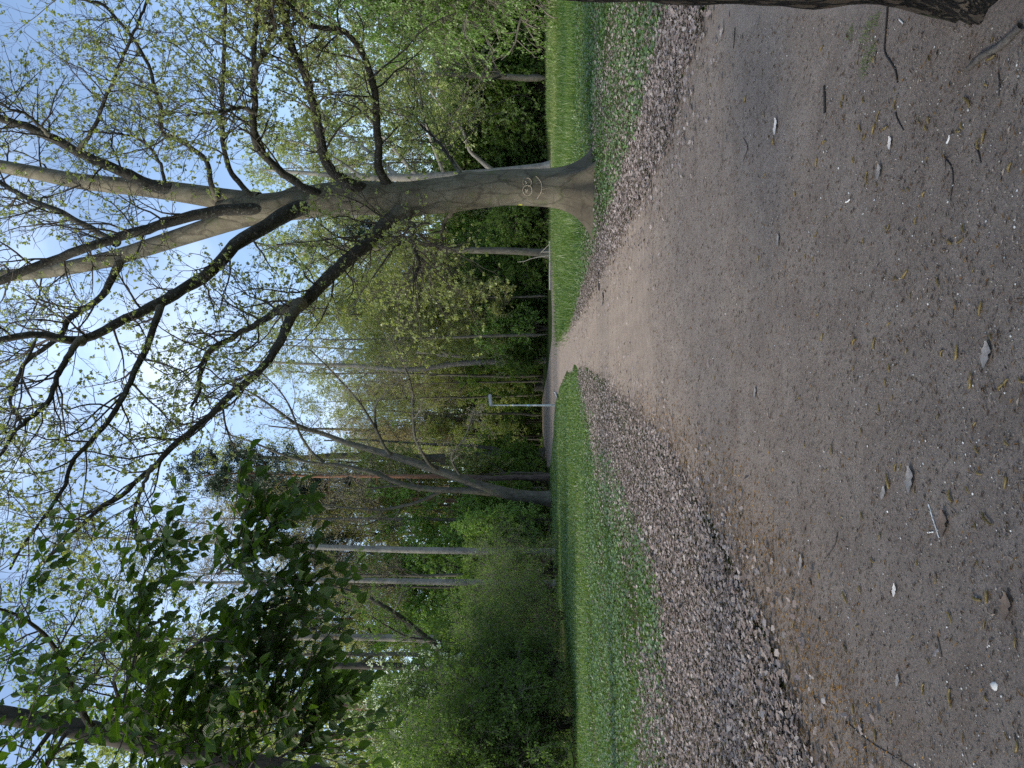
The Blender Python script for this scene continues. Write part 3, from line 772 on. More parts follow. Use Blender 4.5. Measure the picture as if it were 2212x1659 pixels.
# ------------------------------------------------------------------ traced trees
def traced(lst, n=18):
    """lst: [(control points (dx,dy,Y,rpx))...] -> pts, rad"""
    pts, rad = [], []
    for c in lst:
        a = []
        for dx, dy, Y, rp in c:
            p = P(dx, dy, Y); a.append([p[0], p[1], p[2], rp / F * Y])
        s = smooth_path(a, n)
        pts.append(s[:, :3]); rad.append(np.maximum(s[:, 3], 0.004))
    return np.array(pts), np.array(rad)

def ramp_y(c, y0, y1, r0, r1):
    """give plain (dx,dy) points a depth and radius that run along the limb"""
    n = len(c)
    return [(a, b, y0 + (y1 - y0) * (i / (n - 1)) ** 1.0, r0 + (r1 - r0) * (i / (n - 1)) ** 0.8) for i, (a, b) in enumerate(c)]

YM = 19.6
def lobed_trunk(ctrl, n, k, lobes, rough=0.02, seed=4, flare_amt=1.0, flare_h=0.35, bumps=()):
    """trunk with root flare; ctrl rows x,y,z,r"""
    s = smooth_path(ctrl, n)
    r_ = np.random.default_rng(seed)
    th = np.arange(k) * 2 * math.pi / k
    lob = np.zeros(k)
    for a, w, amp in lobes:
        d = np.angle(np.exp(1j * (th - a)))
        lob += amp * np.exp(-(d / w) ** 2)
    V = np.empty((n, k, 3))
    ph = r_.random(12) * 6.28
    for i in range(n):
        x, y, z, r = s[i]
        e = math.exp(-max(z, 0) / flare_h)
        rr = r * (1 + flare_amt * e * (0.35 + lob))
        rr = rr * (1 + rough * (np.sin(3 * th + z * 1.1 + ph[0]) + 0.7 * np.sin(5 * th - z * 1.7 + ph[1]) + 0.5 * np.sin(9 * th + z * 4 + ph[2]) + 0.4 * np.sin(2 * th + z * 5.3 + ph[3])))
        for ba, bz, bw, bh, amp in bumps:
            d = np.angle(np.exp(1j * (th - ba)))
            rr = rr + amp * np.exp(-(d / bw) ** 2 - ((z - bz) / bh) ** 2)
        V[i] = np.column_stack([x + rr * np.cos(th), y + rr * np.sin(th), np.full(k, z)])
    idx = np.arange(n * k).reshape(n, k)
    q = np.stack([idx[:-1], np.roll(idx, -1, 1)[:-1], np.roll(idx, -1, 1)[1:], idx[1:]], -1).reshape(-1, 4)
    return V.reshape(-1, 3), q

# --- the carved maple
mt_ctrl = []
for dx, dy, rp in ((1300, 408, 44), (1262, 408, 42), (1225, 407, 40), (1184, 406, 38.5), (1104, 405, 38), (1035, 412, 38), (970, 421, 38), (920, 426, 37), (870, 430, 37), (800, 428, 36), (737, 428, 37), (680, 436, 35), (640, 442, 33), (600, 448, 32), (550, 452, 31), (505, 453, 26), (470, 452, 16)):
    p = P(dx, dy, YM); mt_ctrl.append([p[0], p[1], p[2], rp / F * YM])
mt_ctrl = np.array(mt_ctrl)
mt_ctrl[0, 2] = -0.12
LOBES = [(R(185), 0.38, 1.25), (R(0), 0.4, 0.75), (R(245), 0.28, 0.75), (R(292), 0.25, 0.65), (R(215), 0.2, 0.45), (R(90), 0.4, 0.8), (R(45), 0.3, 0.5), (R(140), 0.3, 0.6)]
BUMPS = [(R(330), P(755, 400, YM)[2], 0.55, 0.22, 0.06), (R(270), P(800, 425, YM)[2], 0.45, 0.16, 0.05), (R(355), P(1010, 385, YM)[2], 0.5, 0.22, 0.09), (R(300), P(690, 430, YM)[2], 0.6, 0.2, 0.05),
         (R(190), P(850, 470, YM)[2], 0.5, 0.25, 0.10), (R(350), P(640, 410, YM)[2], 0.5, 0.25, 0.07)]
tv = lobed_trunk(mt_ctrl, 110, 72, LOBES, 0.014, 4, 1.15, 0.40, BUMPS)
maple = empty('maple_tree', (mt_ctrl[0, 0], YM, 0))
tag(maple, 'big grey maple with a smiling face carved into its trunk, beside the path', 'tree')
MO = np.array([mt_ctrl[0, 0], YM, 0])
def local(v, o): return np.asarray(v) - o
link('trunk', mesh('trunk', [(local(tv[0], MO), tv[1], M['bark_maple'])]), maple)

c_ = ramp_y
PALE = [ # pale upright stems continuing the trunk
    [(560, 442, 19.6, 27), (500, 433, 19.7, 24), (420, 420, 20.0, 22), (333, 408, 20.4, 20), (250, 400, 20.8, 18), (167, 391, 21.2, 17), (80, 374, 21.6, 15), (0, 359, 22, 14), (-150, 330, 22.6, 10), (-380, 300, 23.2, 3)],
    [(560, 458, 19.6, 25), (500, 476, 19.8, 22), (420, 502, 20.2, 20), (333, 530, 20.6, 18), (250, 556, 21.0, 17), (170, 574, 21.4, 16), (90, 588, 21.8, 14), (0, 596, 22.2, 13), (-140, 600, 22.8, 9), (-380, 610, 23.2, 3)],
]
LIMBS = [
    c_([(430, 420), (370, 410), (310, 394), (270, 374), (233, 358), (167, 328), (100, 292), (50, 270), (0, 256), (-120, 190), (-260, 140)], 20.25, 18.6, 14, 7),                      # D
    c_([(640, 447), (590, 449), (540, 451), (470, 456), (400, 470), (330, 490), (260, 512), (200, 532), (100, 566), (0, 606), (-120, 650), (-280, 690)], 19.75, 17.2, 15, 8),                       # C
    c_([(250, 522), (230, 513), (133, 460), (67, 433), (0, 393), (-60, 350), (-160, 310)], 19.0, 20.5, 8, 4),                                      # E
    c_([(720, 434), (670, 442), (630, 455), (593, 476), (550, 503), (500, 533), (483, 563), (433, 603), (383, 633), (333, 660), (283, 683), (233, 710), (173, 737), (133, 731), (67, 723), (0, 735), (-120, 760), (-260, 800)], 19.8, 14.6, 19, 6),   # F
    c_([(175, 737), (160, 747), (127, 803), (107, 863), (70, 900), (33, 930), (0, 980), (-60, 1040)], 15.9, 13.6, 8, 3),                                # F1
    c_([(345, 655), (340, 677), (317, 753), (283, 813), (267, 853), (227, 920), (160, 993), (140, 1046), (110, 1096), (60, 1165), (20, 1230)], 17.3, 13.4, 9, 2.5),               # F2
    c_([(262, 553), (247, 590), (213, 647), (150, 687), (140, 713), (110, 743), (57, 780), (30, 833), (23, 873), (47, 916)], 20.9, 19.0, 9, 3),                 # F3
    c_([(920, 432), (880, 450), (840, 478), (800, 520), (760, 553), (700, 608), (660, 650), (633, 668), (600, 672)], 19.7, 17.6, 17, 12),                                        # H base
    c_([(640, 660), (633, 663), (600, 672), (567, 693), (517, 720), (450, 760), (433, 803), (430, 846), (413, 883)], 17.7, 17.2, 11, 3),                                        # H1
    c_([(650, 656), (633, 676), (600, 746), (560, 800), (500, 853), (433, 913), (367, 970), (317, 1020), (260, 1070), (213, 1103), (150, 1160), (80, 1230)], 17.7, 14.2, 11, 3.5),   # H2
    c_([(330, 1008), (320, 1026), (290, 1100), (290, 1140), (313, 1206)], 15.3, 14.6, 5, 2),
    c_([(830, 426), (790, 412), (757, 394), (713, 368), (693, 300), (680, 233), (660, 167), (633, 110), (617, 50), (600, 0), (585, -70), (560, -160)], 19.7, 16.2, 14, 6),                # I
    c_([(750, 430), (705, 424), (667, 411), (610, 373), (567, 333), (547, 293), (550, 233), (547, 167), (550, 83), (557, 0), (560, -120)], 19.7, 16.6, 11, 5),                # J
    c_([(553, 245), (527, 233), (500, 236), (467, 243), (430, 247), (400, 250)], 17.9, 16.9, 5, 2),
    c_([(550, 170), (553, 150), (577, 100), (593, 60), (580, 0), (575, -60)], 17.4, 16.2, 6, 3.5),
    c_([(560, 440), (533, 413), (500, 370), (483, 317), (480, 233), (483, 133), (487, 0), (490, -90)], 19.5, 18.4, 7, 3.5),                                # K
    c_([(880, 428), (845, 405), (822, 372), (817, 333), (813, 233), (803, 167), (780, 110), (757, 80), (737, 67), (680, 57), (650, 30), (617, 5), (590, -40)], 19.7, 16.4, 11, 4),            # L
    c_([(470, 430), (457, 400), (443, 343), (397, 310), (350, 283), (347, 227), (337, 200), (317, 133), (283, 77), (233, 20), (200, 3), (140, -8)], 19.5, 17.6, 6, 3),    # M
    c_([(170, 325), (205, 270), (233, 200), (253, 150), (283, 83), (320, 0), (340, -50)], 19.4, 18.2, 5, 2.5),
    c_([(110, 294), (60, 250), (20, 235), (-30, 200)], 18.9, 18.4, 4, 2.5),
    c_([(360, 405), (340, 340), (300, 300), (260, 290), (180, 282)], 20.2, 19.0, 4, 2),
    c_([(880, 462), (872, 478), (893, 490), (893, 533), (905, 570), (890, 610)], 19.4, 18.7, 9, 3),                                            # N
    c_([(1000, 385), (985, 360), (950, 310), (905, 265), (890, 230)], 19.6, 20.6, 5, 2),
    c_([(985, 450), (960, 480), (950, 530), (920, 560), (910, 600)], 19.6, 20.6, 5, 2),
]
pp, pr = traced(PALE, 30)
link('stems', limbs_to_mesh('stems', [(local(pp, MO), pr, 20)], M['bark_maple']), maple)
lp, lr = traced(LIMBS, 34)
dist_ = np.concatenate([np.zeros((len(lp), 1)), np.cumsum(np.linalg.norm(np.diff(lp, axis=1), axis=2), axis=1)], 1)
lr *= 1 + 0.45 * np.exp(-(dist_ / np.maximum(lr[:, :1] * 2.6, 0.12)) ** 1.3)
lp[:, 2:] += rng.normal(size=lp[:, 2:].shape) * 0.015
for i in range(len(lp)):
    ss = np.concatenate([np.linspace(0, 0.22, 14) ** 1.25 * 0.22 ** -0.25, np.linspace(0.25, 1, 34)]) * dist_[i, -1]
    q_ = np.column_stack([np.interp(ss, dist_[i], lp[i, :, k]) for k in range(3)]); r_q = np.interp(ss, dist_[i], lr[i])
    me_ = limbs_to_mesh('limb', [(local(q_, MO)[None], (r_q * (1 + 0.035 * rng.normal(size=len(r_q))))[None], 14)], M['bark_limb'])
    at_ = me_.attributes.new('collar', 'FLOAT', 'POINT')
    base_ = 0.9 if i != 7 else 2.2
    at_.data.foreach_set('value', np.repeat(np.clip(ss / base_, 0, 1), 14).astype(np.float32))
    link('limb', me_, maple)
lp = lp + 0
allp, allr = np.concatenate([lp, traced(PALE, 34)[0]]), np.concatenate([lr, traced(PALE, 34)[1]])
b1, r1 = spawn(allp, np.minimum(allr, 0.07), 20, 8, (0.9, 3.0), (35, 75), (0.22, 1.0), (0, 0, 0.05), 0.2, 0.42, 0.007, 0.3, 0.25)
b2, r2 = spawn(b1, r1, 6, 6, (0.45, 1.2), (30, 65), (0.15, 1.0), (0, 0, 0.02), 0.22, 0.6, 0.0045, 0.45, 0.2)
b3, r3 = spawn(b2, r2, 4, 5, (0.2, 0.6), (25, 65), (0.25, 1.0), (0, 0, 0.08), 0.22, 0.75, 0.0034, 0.6, 0.2)
link('branches', limbs_to_mesh('branches', [(local(b1, MO), r1, 5), (local(b2, MO), r2, 4), (local(b3, MO), r3, 3)], M['bark_twig']), maple)
tips = b3[rnd(len(b3)) < np.clip(1.25 - (b3[:, -1, 2] - 4.0) * 0.08, 0.55, 1.0)]
lf = leaves_on(tips, 6, (0.045, 0.09), T_FOLD, F_FOLD, t=(0.85, 1.0), droop=0.7, spread=1.1, off=0.02)
link('foliage', mesh('foliage', [(local(lf[0], MO), lf[1], M['leaf_maple'])], smooth=False), maple)

# carving on the trunk: pale scratched lines
def on_trunk(dx, dy, lift=0.004):
    p = P(dx, dy, YM)
    # nearest ring of the real mesh surface on the camera side
    V = tv[0].reshape(110, 72, 3)
    i = int(np.argmin(np.abs(V[:, 0, 2] - p[2])))
    ring = V[i]; fr = ring[ring[:, 1] < YM - 0.02]
    fr = fr[np.argsort(fr[:, 0])]
    xx = p[0] * (fr[:, 1].mean() / YM)
    y = np.interp(xx, fr[:, 0], fr[:, 1])
    return np.array([xx, y - lift, EYE + (p[2] - EYE) * y / YM])
def stroke(pts, r=0.008, n=None):
    q = np.array([on_trunk(*a) for a in pts])
    n = n or max(6, len(q) * 3)
    s = smooth_path(q, n)
    return s[None], np.full((1, n), r)
def arc(cx, cy, r, a0, a1, n=14):
    return [(cx + r * math.cos(R(a)), cy + r * math.sin(R(a))) for a in np.linspace(a0, a1, n)]
ST = [stroke(arc(1139.5, 413.5, 10, 0, 360), 0.010), stroke(arc(1138.8, 397.2, 9.3, -100, 75), 0.010), stroke(arc(1138.8, 397.2, 9.3, 140, 215), 0.005),
      stroke([(1135, 395), (1137, 397), (1136, 400), (1139, 398)], 0.011), stroke([(1135, 412), (1137, 415), (1140, 412), (1138, 417), (1135, 416)], 0.012),
      stroke([(1158, 384), (1163, 389), (1168, 396), (1170.5, 405), (1170, 414), (1167, 421), (1162, 427), (1160, 430)], 0.009),
      stroke([(1170, 413), (1182, 410)], 0.006), stroke([(1169, 418), (1176, 421)], 0.006), stroke([(1170, 409), (1175, 407)], 0.005)]
M['scratch'] = plain('scratched_bark', (0.40, 0.335, 0.25), var=0.2, scale=40)
link('carving', limbs_to_mesh('carving', [(local(a, MO), b, 5) for a, b in ST], M['scratch']), maple)
# small yellow number tag on the left edge of the trunk
q = on_trunk(1124, 437, 0.012)
s_ = np.array([(-0.02, 0, -0.05), (0.02, -0.01, -0.05), (0.02, -0.01, 0.05), (-0.02, 0, 0.05), (-0.02, 0.006, -0.05), (0.02, -0.004, -0.05), (0.02, -0.004, 0.05), (-0.02, 0.006, 0.05)]) + q
link('tag', mesh('tag', [(local(s_, MO), [(0, 1, 2, 3), (7, 6, 5, 4), (0, 4, 5, 1), (3, 2, 6, 7), (1, 5, 6, 2), (0, 3, 7, 4)], plain('yellow_tag', (0.62, 0.62, 0.08), 0.5))], smooth=False), maple)

def traced_tree(name, trunk, limbs, base, label, bark, twig, leafm, per1, len1, per2, per3, leaf, perleaf, cat='tree', t1=(0.25, 1.0), limbbark=None, clear=0.45, tip=0.7, group=None, droop=0.3, extra=None):
    o = np.array([base[0], base[1], 0.0])
    t = empty(name, tuple(o)); tag(t, label, cat, group)
    tp, tr = traced([trunk], 30)
    tr[0] = flare(tp[0, :, 2], tr[0], 0.35, 0.45)
    tp[0, 0, 2] = min(tp[0, 0, 2], -0.05)
    link('trunk', limbs_to_mesh('trunk', [(local(tp, o), tr, 16)], M[bark]), t)
    srcs = []
    sel = slice(int(30 * clear), None)
    srcs.append((tp[:, sel], tr[:, sel]))
    if limbs:
        lp, lr = traced(limbs, 20)
        lr[:, :2] *= np.array([1.3, 1.1])
        for i in range(len(lp)):
            link('limb', limbs_to_mesh('limb', [(local(lp[i:i + 1], o), lr[i:i + 1], 10)], M[limbbark or bark]), t)
        srcs.append((lp, lr))
    B = []
    for p_, r_ in srcs:
        B.append(spawn(p_, np.minimum(r_, 0.09), per1, 8, len1, (35, 75), t1, (0, 0, 0.06), 0.18, 0.5, 0.012, 0.3, 0.3))
    b1 = np.concatenate([b[0] for b in B]); r1 = np.concatenate([b[1] for b in B])
    b2, r2 = spawn(b1, r1, per2, 6, (len1[0] * 0.4, len1[1] * 0.42), (30, 65), (0.15, 1), (0, 0, 0.05), 0.2, 0.6, 0.009, 0.4, 0.3)
    b3, r3 = spawn(b2, r2, per3, 4, (len1[0] * 0.14, len1[1] * 0.2), (25, 65), (0.25, 1), (0, 0, -droop * 0.2), 0.22, 0.7, 0.007, 0.5, 0.2)
    link('branches', limbs_to_mesh('branches', [(local(b1, o), r1, 5), (local(b2, o), r2, 4), (local(b3, o), r3, 3)], M[twig]), t)
    if perleaf:
        lf = leaves_on(b3, perleaf, leaf, t=(1 - tip, 1.0), droop=droop, off=0.05)
        link('foliage', mesh('foliage', [(local(lf[0], o), lf[1], M[leafm])], smooth=False), t)
    return t

# second maple behind the first
Y2 = 66
traced_tree('maple_tree', [(1190, 364, Y2, 13), (1150, 366, Y2, 11), (1060, 374, Y2, 10), (960, 380, Y2, 9), (850, 384, Y2, 8), (740, 380, Y2, 6), (640, 372, Y2, 4), (560, 366, Y2, 2)],
            [c_([(1062, 368), (1030, 340), (1013, 323), (997, 277), (963, 240), (923, 187), (903, 143)], Y2, Y2 - 5, 5, 1.5),
             c_([(995, 372), (960, 320), (943, 300), (903, 260), (870, 250), (820, 220)], Y2, Y2 - 3, 5, 1.5),
             c_([(900, 380), (850, 320), (800, 260), (760, 190), (720, 130), (700, 90)], Y2, Y2 - 3, 5, 1.5),
             c_([(860, 384), (800, 330), (730, 280), (660, 230), (600, 200)], Y2, Y2 + 3, 5, 1.5),
             c_([(940, 384), (900, 440), (860, 500), (820, 560), (800, 620)], Y2, Y2 - 3, 5, 1.5),
             c_([(850, 384), (800, 440), (740, 490), (680, 530), (620, 570)], Y2, Y2 + 2, 5, 1.5),
             c_([(780, 382), (720, 340), (650, 310), (590, 300)], Y2, Y2 - 2, 4, 1.5),
             c_([(780, 382), (720, 420), (650, 450), (590, 460)], Y2, Y2 - 2, 4, 1.5),
             c_([(960, 378), (930, 300), (910, 220), (900, 160), (880, 90)], Y2, Y2 - 6, 4, 1.5)],
            (spot(364, Y2), Y2), 'leaning yellow-green maple whose brown trunk stands just behind the carved maple', 'bark_pale', 'twig_grey', 'leaf_yel', 9, (2.5, 5.0), 7, 4, (0.13, 0.24), 7, clear=0.35)
# third yellow-green tree, to the right
place(PROTO['broad'][0], 'maple_tree', (spot(170, 74), 74, 0), 0.7, 0.95, 'broad yellow-green maple right of the leaning maple, above the dark thicket', 'tree')
place(PROTO['broad'][1], 'maple_tree', (spot(600, 88), 88, 0), 2.1, 0.9, 'broad yellow-green maple left of the carved maple, behind the pale wooden beam', 'tree')

place(PROTO['pine'][1], 'pine_tree', (spot(1030, 66), 66, 0), 0.4, 1.12, 'tall dark-crowned pine rising above the forked tree', 'pine tree')
place(PROTO['pine'][0], 'pine_tree', (spot(1092, 70), 70, 0), 2.4, 1.1, 'reddish pine trunk directly behind the forked tree', 'pine tree')
# forked bare tree on the left lawn
YF = 60
traced_tree('forked_tree', [(1193, 1078, YF, 15), (1150, 1074, YF, 13.5), (1100, 1067, YF, 13), (1045, 1053, YF, 12), (983, 1029, YF, 10), (921, 1008, YF, 9), (859, 988, YF, 8), (809, 973, YF, 7), (747, 956, YF, 6), (702, 938, YF, 5), (648, 921, YF - 1, 4), (598, 886, YF - 2, 3), (549, 852, YF - 2, 2), (480, 815, YF - 3, 1.2)],
            [c_([(1060, 1062), (1020, 1060), (921, 1056), (859, 1043), (809, 1021), (772, 1013), (735, 1004), (673, 1000), (598, 978), (549, 956), (480, 935)], YF, YF - 2, 8, 1.5),
             c_([(945, 1014), (930, 1004), (915, 983), (896, 943), (892, 894), (888, 832), (871, 787), (846, 723)], YF, YF - 6, 5, 1.5),
             c_([(850, 985), (834, 971), (814, 931), (797, 901), (772, 864), (730, 817), (697, 782), (668, 755)], YF, YF - 4, 4, 1.5),
             c_([(812, 925), (811, 877), (834, 849), (876, 810)], YF - 1, YF - 4, 3, 1.2),
             c_([(700, 999), (673, 976), (648, 938), (635, 901), (618, 864), (593, 832), (560, 800)], YF - 1, YF - 4, 3.5, 1.2),
             c_([(1000, 1035), (980, 1005), (975, 986), (985, 970), (1005, 943), (1018, 905), (1025, 880)], YF, YF - 4, 3, 1.2),
             c_([(900, 1052), (859, 1049), (802, 1054), (772, 1045), (757, 1030), (722, 1043)], YF, YF - 3, 3, 1.3),
             c_([(960, 1058), (900, 1085), (830, 1100), (760, 1098), (690, 1090), (600, 1085)], YF, YF - 1, 4, 1.4)],
            (spot(1078, YF), YF), 'grey forked tree with bare arching branches standing on the left lawn', 'bark_grey', 'twig_grey', 'leaf_bud', 8, (2.0, 4.5), 6, 4, (0.07, 0.13), 3, clear=0.55, tip=0.5)
# stout straight tree behind the lamp path
YS = 88
traced_tree('straight_tree', [(1179, 983, YS, 13), (1150, 984, YS, 11.5), (1080, 985, YS, 11), (1000, 988, YS, 10), (920, 990, YS, 9), (820, 986, YS, 8), (720, 985, YS, 6.5), (620, 990, YS, 5), (520, 985, YS, 3), (450, 980, YS, 1.5)],
            [c_([(1085, 976), (1060, 968), (1000, 962), (940, 960), (860, 955), (780, 950), (700, 952)], YS, YS + 2, 5, 1.5),
             c_([(900, 990), (850, 1010), (790, 1030), (700, 1040), (620, 1045)], YS, YS - 3, 4, 1.5), c_([(800, 986), (740, 950), (660, 930), (580, 920)], YS, YS - 3, 4, 1.5)],
            (spot(983, YS), YS), 'stout straight grey tree at the far edge of the path, left of the street lamp', 'bark_grey', 'twig_grey', 'leaf_yel', 7, (2.5, 5), 6, 4, (0.10, 0.18), 4, clear=0.5)
# twin stemmed pale tree at the end of the path
YT = 84
traced_tree('twin_stemmed_tree', [(1172, 776, YT, 8), (1120, 778, YT, 8), (1077, 780, YT, 7), (1032, 782, YT, 6.5), (970, 787, YT, 6), (908, 797, YT, 5.5), (846, 797, YT, 5), (772, 790, YT, 4.5), (697, 788, YT, 3.5), (600, 783, YT, 2.5), (500, 780, YT, 1.2)],
            [c_([(1120, 776), (1084, 762), (1040, 770), (970, 766), (920, 735), (896, 720), (840, 700), (760, 690)], YT, YT - 3, 6, 1.5),
             c_([(970, 768), (900, 760), (820, 758), (720, 752), (600, 745)], YT - 1, YT + 2, 4, 1.5)],
            (spot(776, YT), YT), 'pale twin-stemmed tree right of the street lamp at the end of the path', 'bark_pale', 'twig_grey', 'leaf_yel', 8, (2.5, 4.5), 6, 4, (0.10, 0.18), 4, clear=0.5)
# dark double trunk behind the lamp
YD = 120
traced_tree('dark_tree', [(1168, 938, YD, 6), (1120, 934, YD, 5.5), (1060, 930, YD, 5), (980, 930, YD, 4.5), (880, 932, YD, 4), (760, 928, YD, 3), (640, 925, YD, 1.5)],
            [c_([(1110, 933), (1085, 925), (1060, 915), (1050, 912), (1000, 905), (920, 900), (820, 895)], YD, YD - 2, 4, 1.2)],
            (spot(938, YD), YD), 'dark double-trunked tree in the shade directly left of the street lamp', 'bark_dark', 'twig_grey', 'leaf_fresh', 9, (3, 6), 6, 4, (0.16, 0.28), 6, clear=0.35)
# pale birch-like trunk on the left
YB = 50
traced_tree('pale_tree', [(1235, 1194, 50, 8), (1150, 1192, YB, 7.5), (1000, 1190, YB, 7.2), (880, 1188, YB, 6.8), (760, 1184, YB, 6.2), (640, 1180, YB, 5.4), (520, 1175, YB, 4.6), (400, 1168, YB, 3.8), (280, 1164, YB, 2.8), (180, 1160, YB, 1.8), (90, 1158, YB, 1)],
            [c_([(540, 1176), (510, 1160), (480, 1140), (430, 1130), (370, 1125)], YB, YB - 2, 3, 1.2), c_([(600, 1180), (540, 1215), (460, 1240), (380, 1250)], YB, YB + 2, 2.5, 1)],
            (spot(1194, 50), 50), 'tall pale smooth-barked tree rising behind the thin grey-green shrub', 'bark_pale', 'twig_red', 'leaf_bud', 11, (1.5, 3.6), 6, 4, (0.06, 0.12), 3, clear=0.45, tip=0.5)
YB = 44
traced_tree('leaning_tree', [(1262, 1460, YB, 9), (1100, 1440, YB, 8.5), (980, 1418, YB, 8), (930, 1385, YB, 7), (880, 1345, YB, 6), (830, 1310, YB, 5), (770, 1280, YB, 3), (700, 1262, YB, 1.5)],
            [c_([(985, 1390), (940, 1384), (880, 1375), (835, 1352), (800, 1330)], YB, YB - 2, 3, 1.2)],
            (spot(1460, YB), YB), 'dark tree leaning right above the dense shrubs on the left', 'bark_dark', 'twig_grey', 'leaf_mid', 9, (1.5, 3.5), 6, 4, (0.08, 0.14), 5, clear=0.4)
for dy, wpx, lb in ((1255, 7, 'straight grey trunk between the pale tree and the leaning dark tree'), (1378, 9, 'pale grey trunk seen above the dark leaning branch'),
                    (1440, 9, 'dark brown trunk behind the blossoming bush'), (1530, 9, 'orange-brown sunlit trunk behind the blossoming bush')):
    Yk = 52 if dy < 1400 else 40
    bk = 'bark_pale' if dy < 1400 else ('bark_dark' if dy < 1500 else 'bark_pine')
    traced_tree('woodland_tree', [(1148 + 1.6 * F / Yk, dy + 6, Yk, wpx), (1000, dy + 3, Yk, wpx), (850, dy, Yk, wpx * 0.85), (700, dy - 2, Yk, wpx * 0.7), (500, dy + 4, Yk, wpx * 0.5), (300, dy, Yk, wpx * 0.3), (120, dy - 6, Yk, 1.2)],
                [], (spot(dy + 6, Yk), Yk), 'tall tree with ' + lb, bk, 'twig_grey', 'leaf_yel' if dy < 1500 else 'leaf_mid', 22, (1.8, 3.8), 6, 4, (0.08, 0.15), 4, clear=0.35)

# knotted trunk at the far left
YL = 14.0
knot = traced_tree('knotted_tree', [(1330, 1760, YL, 34), (900, 1720, YL, 31), (640, 1675, YL, 29), (470, 1640, YL, 27), (330, 1608, YL, 23), (200, 1580, YL, 22), (70, 1556, YL, 20), (-80, 1530, YL, 19), (-300, 1500, YL, 10), (-480, 1480, YL, 3)],
            [c_([(215, 1580), (190, 1560), (160, 1500), (140, 1440), (115, 1395), (90, 1365), (40, 1330), (-20, 1310)], YL, YL - 2.5, 9, 3),
             c_([(300, 1600), (250, 1490), (255, 1450), (300, 1400), (330, 1360)], YL, YL - 1, 5, 2),
             c_([(120, 1565), (80, 1620), (40, 1670), (-20, 1720)], YL, YL - 1, 6, 2)],
            (spot(1760, YL), YL), 'dark knotted trunk behind the overhanging broad leaves', 'bark_dark', 'bark_twig', 'leaf_mid', 12, (0.9, 2.0), 6, 4, (0.04, 0.08), 4, clear=0.5)

# bright green hornbeam hanging in from the right
hb = bushy(H=15, W=9, stems=6, r=0.16, n1=24, n2=8, n3=5, per=8, leaf=(0.10, 0.19), leafm='leaf_fresh', droop=0.9, low=0.08, bark='bark_grey', spread=0.45, l1f=0.30)
place(hb, 'hornbeam_tree', (21.2, 40, 0), 0.4, 1.0, 'bright fresh green drooping hornbeam hanging over the tall grass at the right edge', 'tree')
place(PROTO['hornbeam'][0], 'hornbeam_tree', (spot(710, 74), 74, 0), 1.0, 0.92, 'bright green young hornbeam by the end of the path, right of the twin-stemmed tree', 'tree')
place(PROTO['hornbeam'][1], 'hornbeam_tree', (spot(1120, 57), 57, 0), 2.2, 0.62, 'light green young hornbeam left of the forked tree', 'tree')

# shrubs along the left lawn
YV = 33
sh = bushy(H=5.2, W=4.6, stems=12, r=0.035, n1=12, n2=7, n3=5, per=4, leaf=(0.05, 0.10), leafm='leaf_mid', droop=0.1, low=0.05, spread=0.75)
place(sh, 'thin_shrub', (spot(1330, 37), 37, 0), 0.3, 0.92, 'thin grey-green shrub with fine twigs on the edge of the left lawn', 'shrub')
place(sh, 'thin_shrub', (spot(1235, 45), 45, 0), 2.3, 0.85, 'smaller thin-twigged shrub beside the forked tree on the left lawn', 'shrub')
bc = bushy(H=8, W=5.0, stems=9, r=0.07, n1=14, n2=7, n3=5, per=7, leaf=(0.07, 0.13), leafm='leaf_dark', droop=0.3, low=0.06, flower=0.13)
place(bc, 'blossoming_bush', (spot(1500, 33), 33, 0), 0.0, 1.0, 'tall dark bush dotted with white blossom on the left', 'bush')
db = bushy(H=5.5, W=4.6, stems=10, r=0.05, n1=13, n2=7, n3=5, per=8, leaf=(0.06, 0.12), leafm='leaf_dark', droop=0.3, low=0.02)
place(db, 'dark_bush', (spot(1560, 29), 29, 0), 1.0, 0.9, 'dense dark green bush at the left edge in front of the blossoming bush', 'bush')
place(db, 'dark_bush', (spot(1680, 27), 27, 0), 2.6, 1.0, 'dense dark green bush cut off by the left edge of the photo', 'bush')
place(db, 'dark_bush', (spot(1440, 31.5), 31.5, 0), 4.0, 0.72, 'low dark green bush between the thin shrub and the blossoming bush', 'bush')

for x_, y_, k_ in ((-13.5, -4.5, 0.85), (-6.5, -8, 0.9), (5.5, -6, 0.8), (-16, -12, 0.85)):  # unseen trees added to cast shade on the near path
    place(PROTO['broad'][0 if k_ > 0.82 else 1], 'maple_tree', (x_, y_, 0), x_ * 1.7, k_, 'broad unseen tree added behind the viewpoint to cast shade', 'tree', 'added shade trees behind the viewpoint')

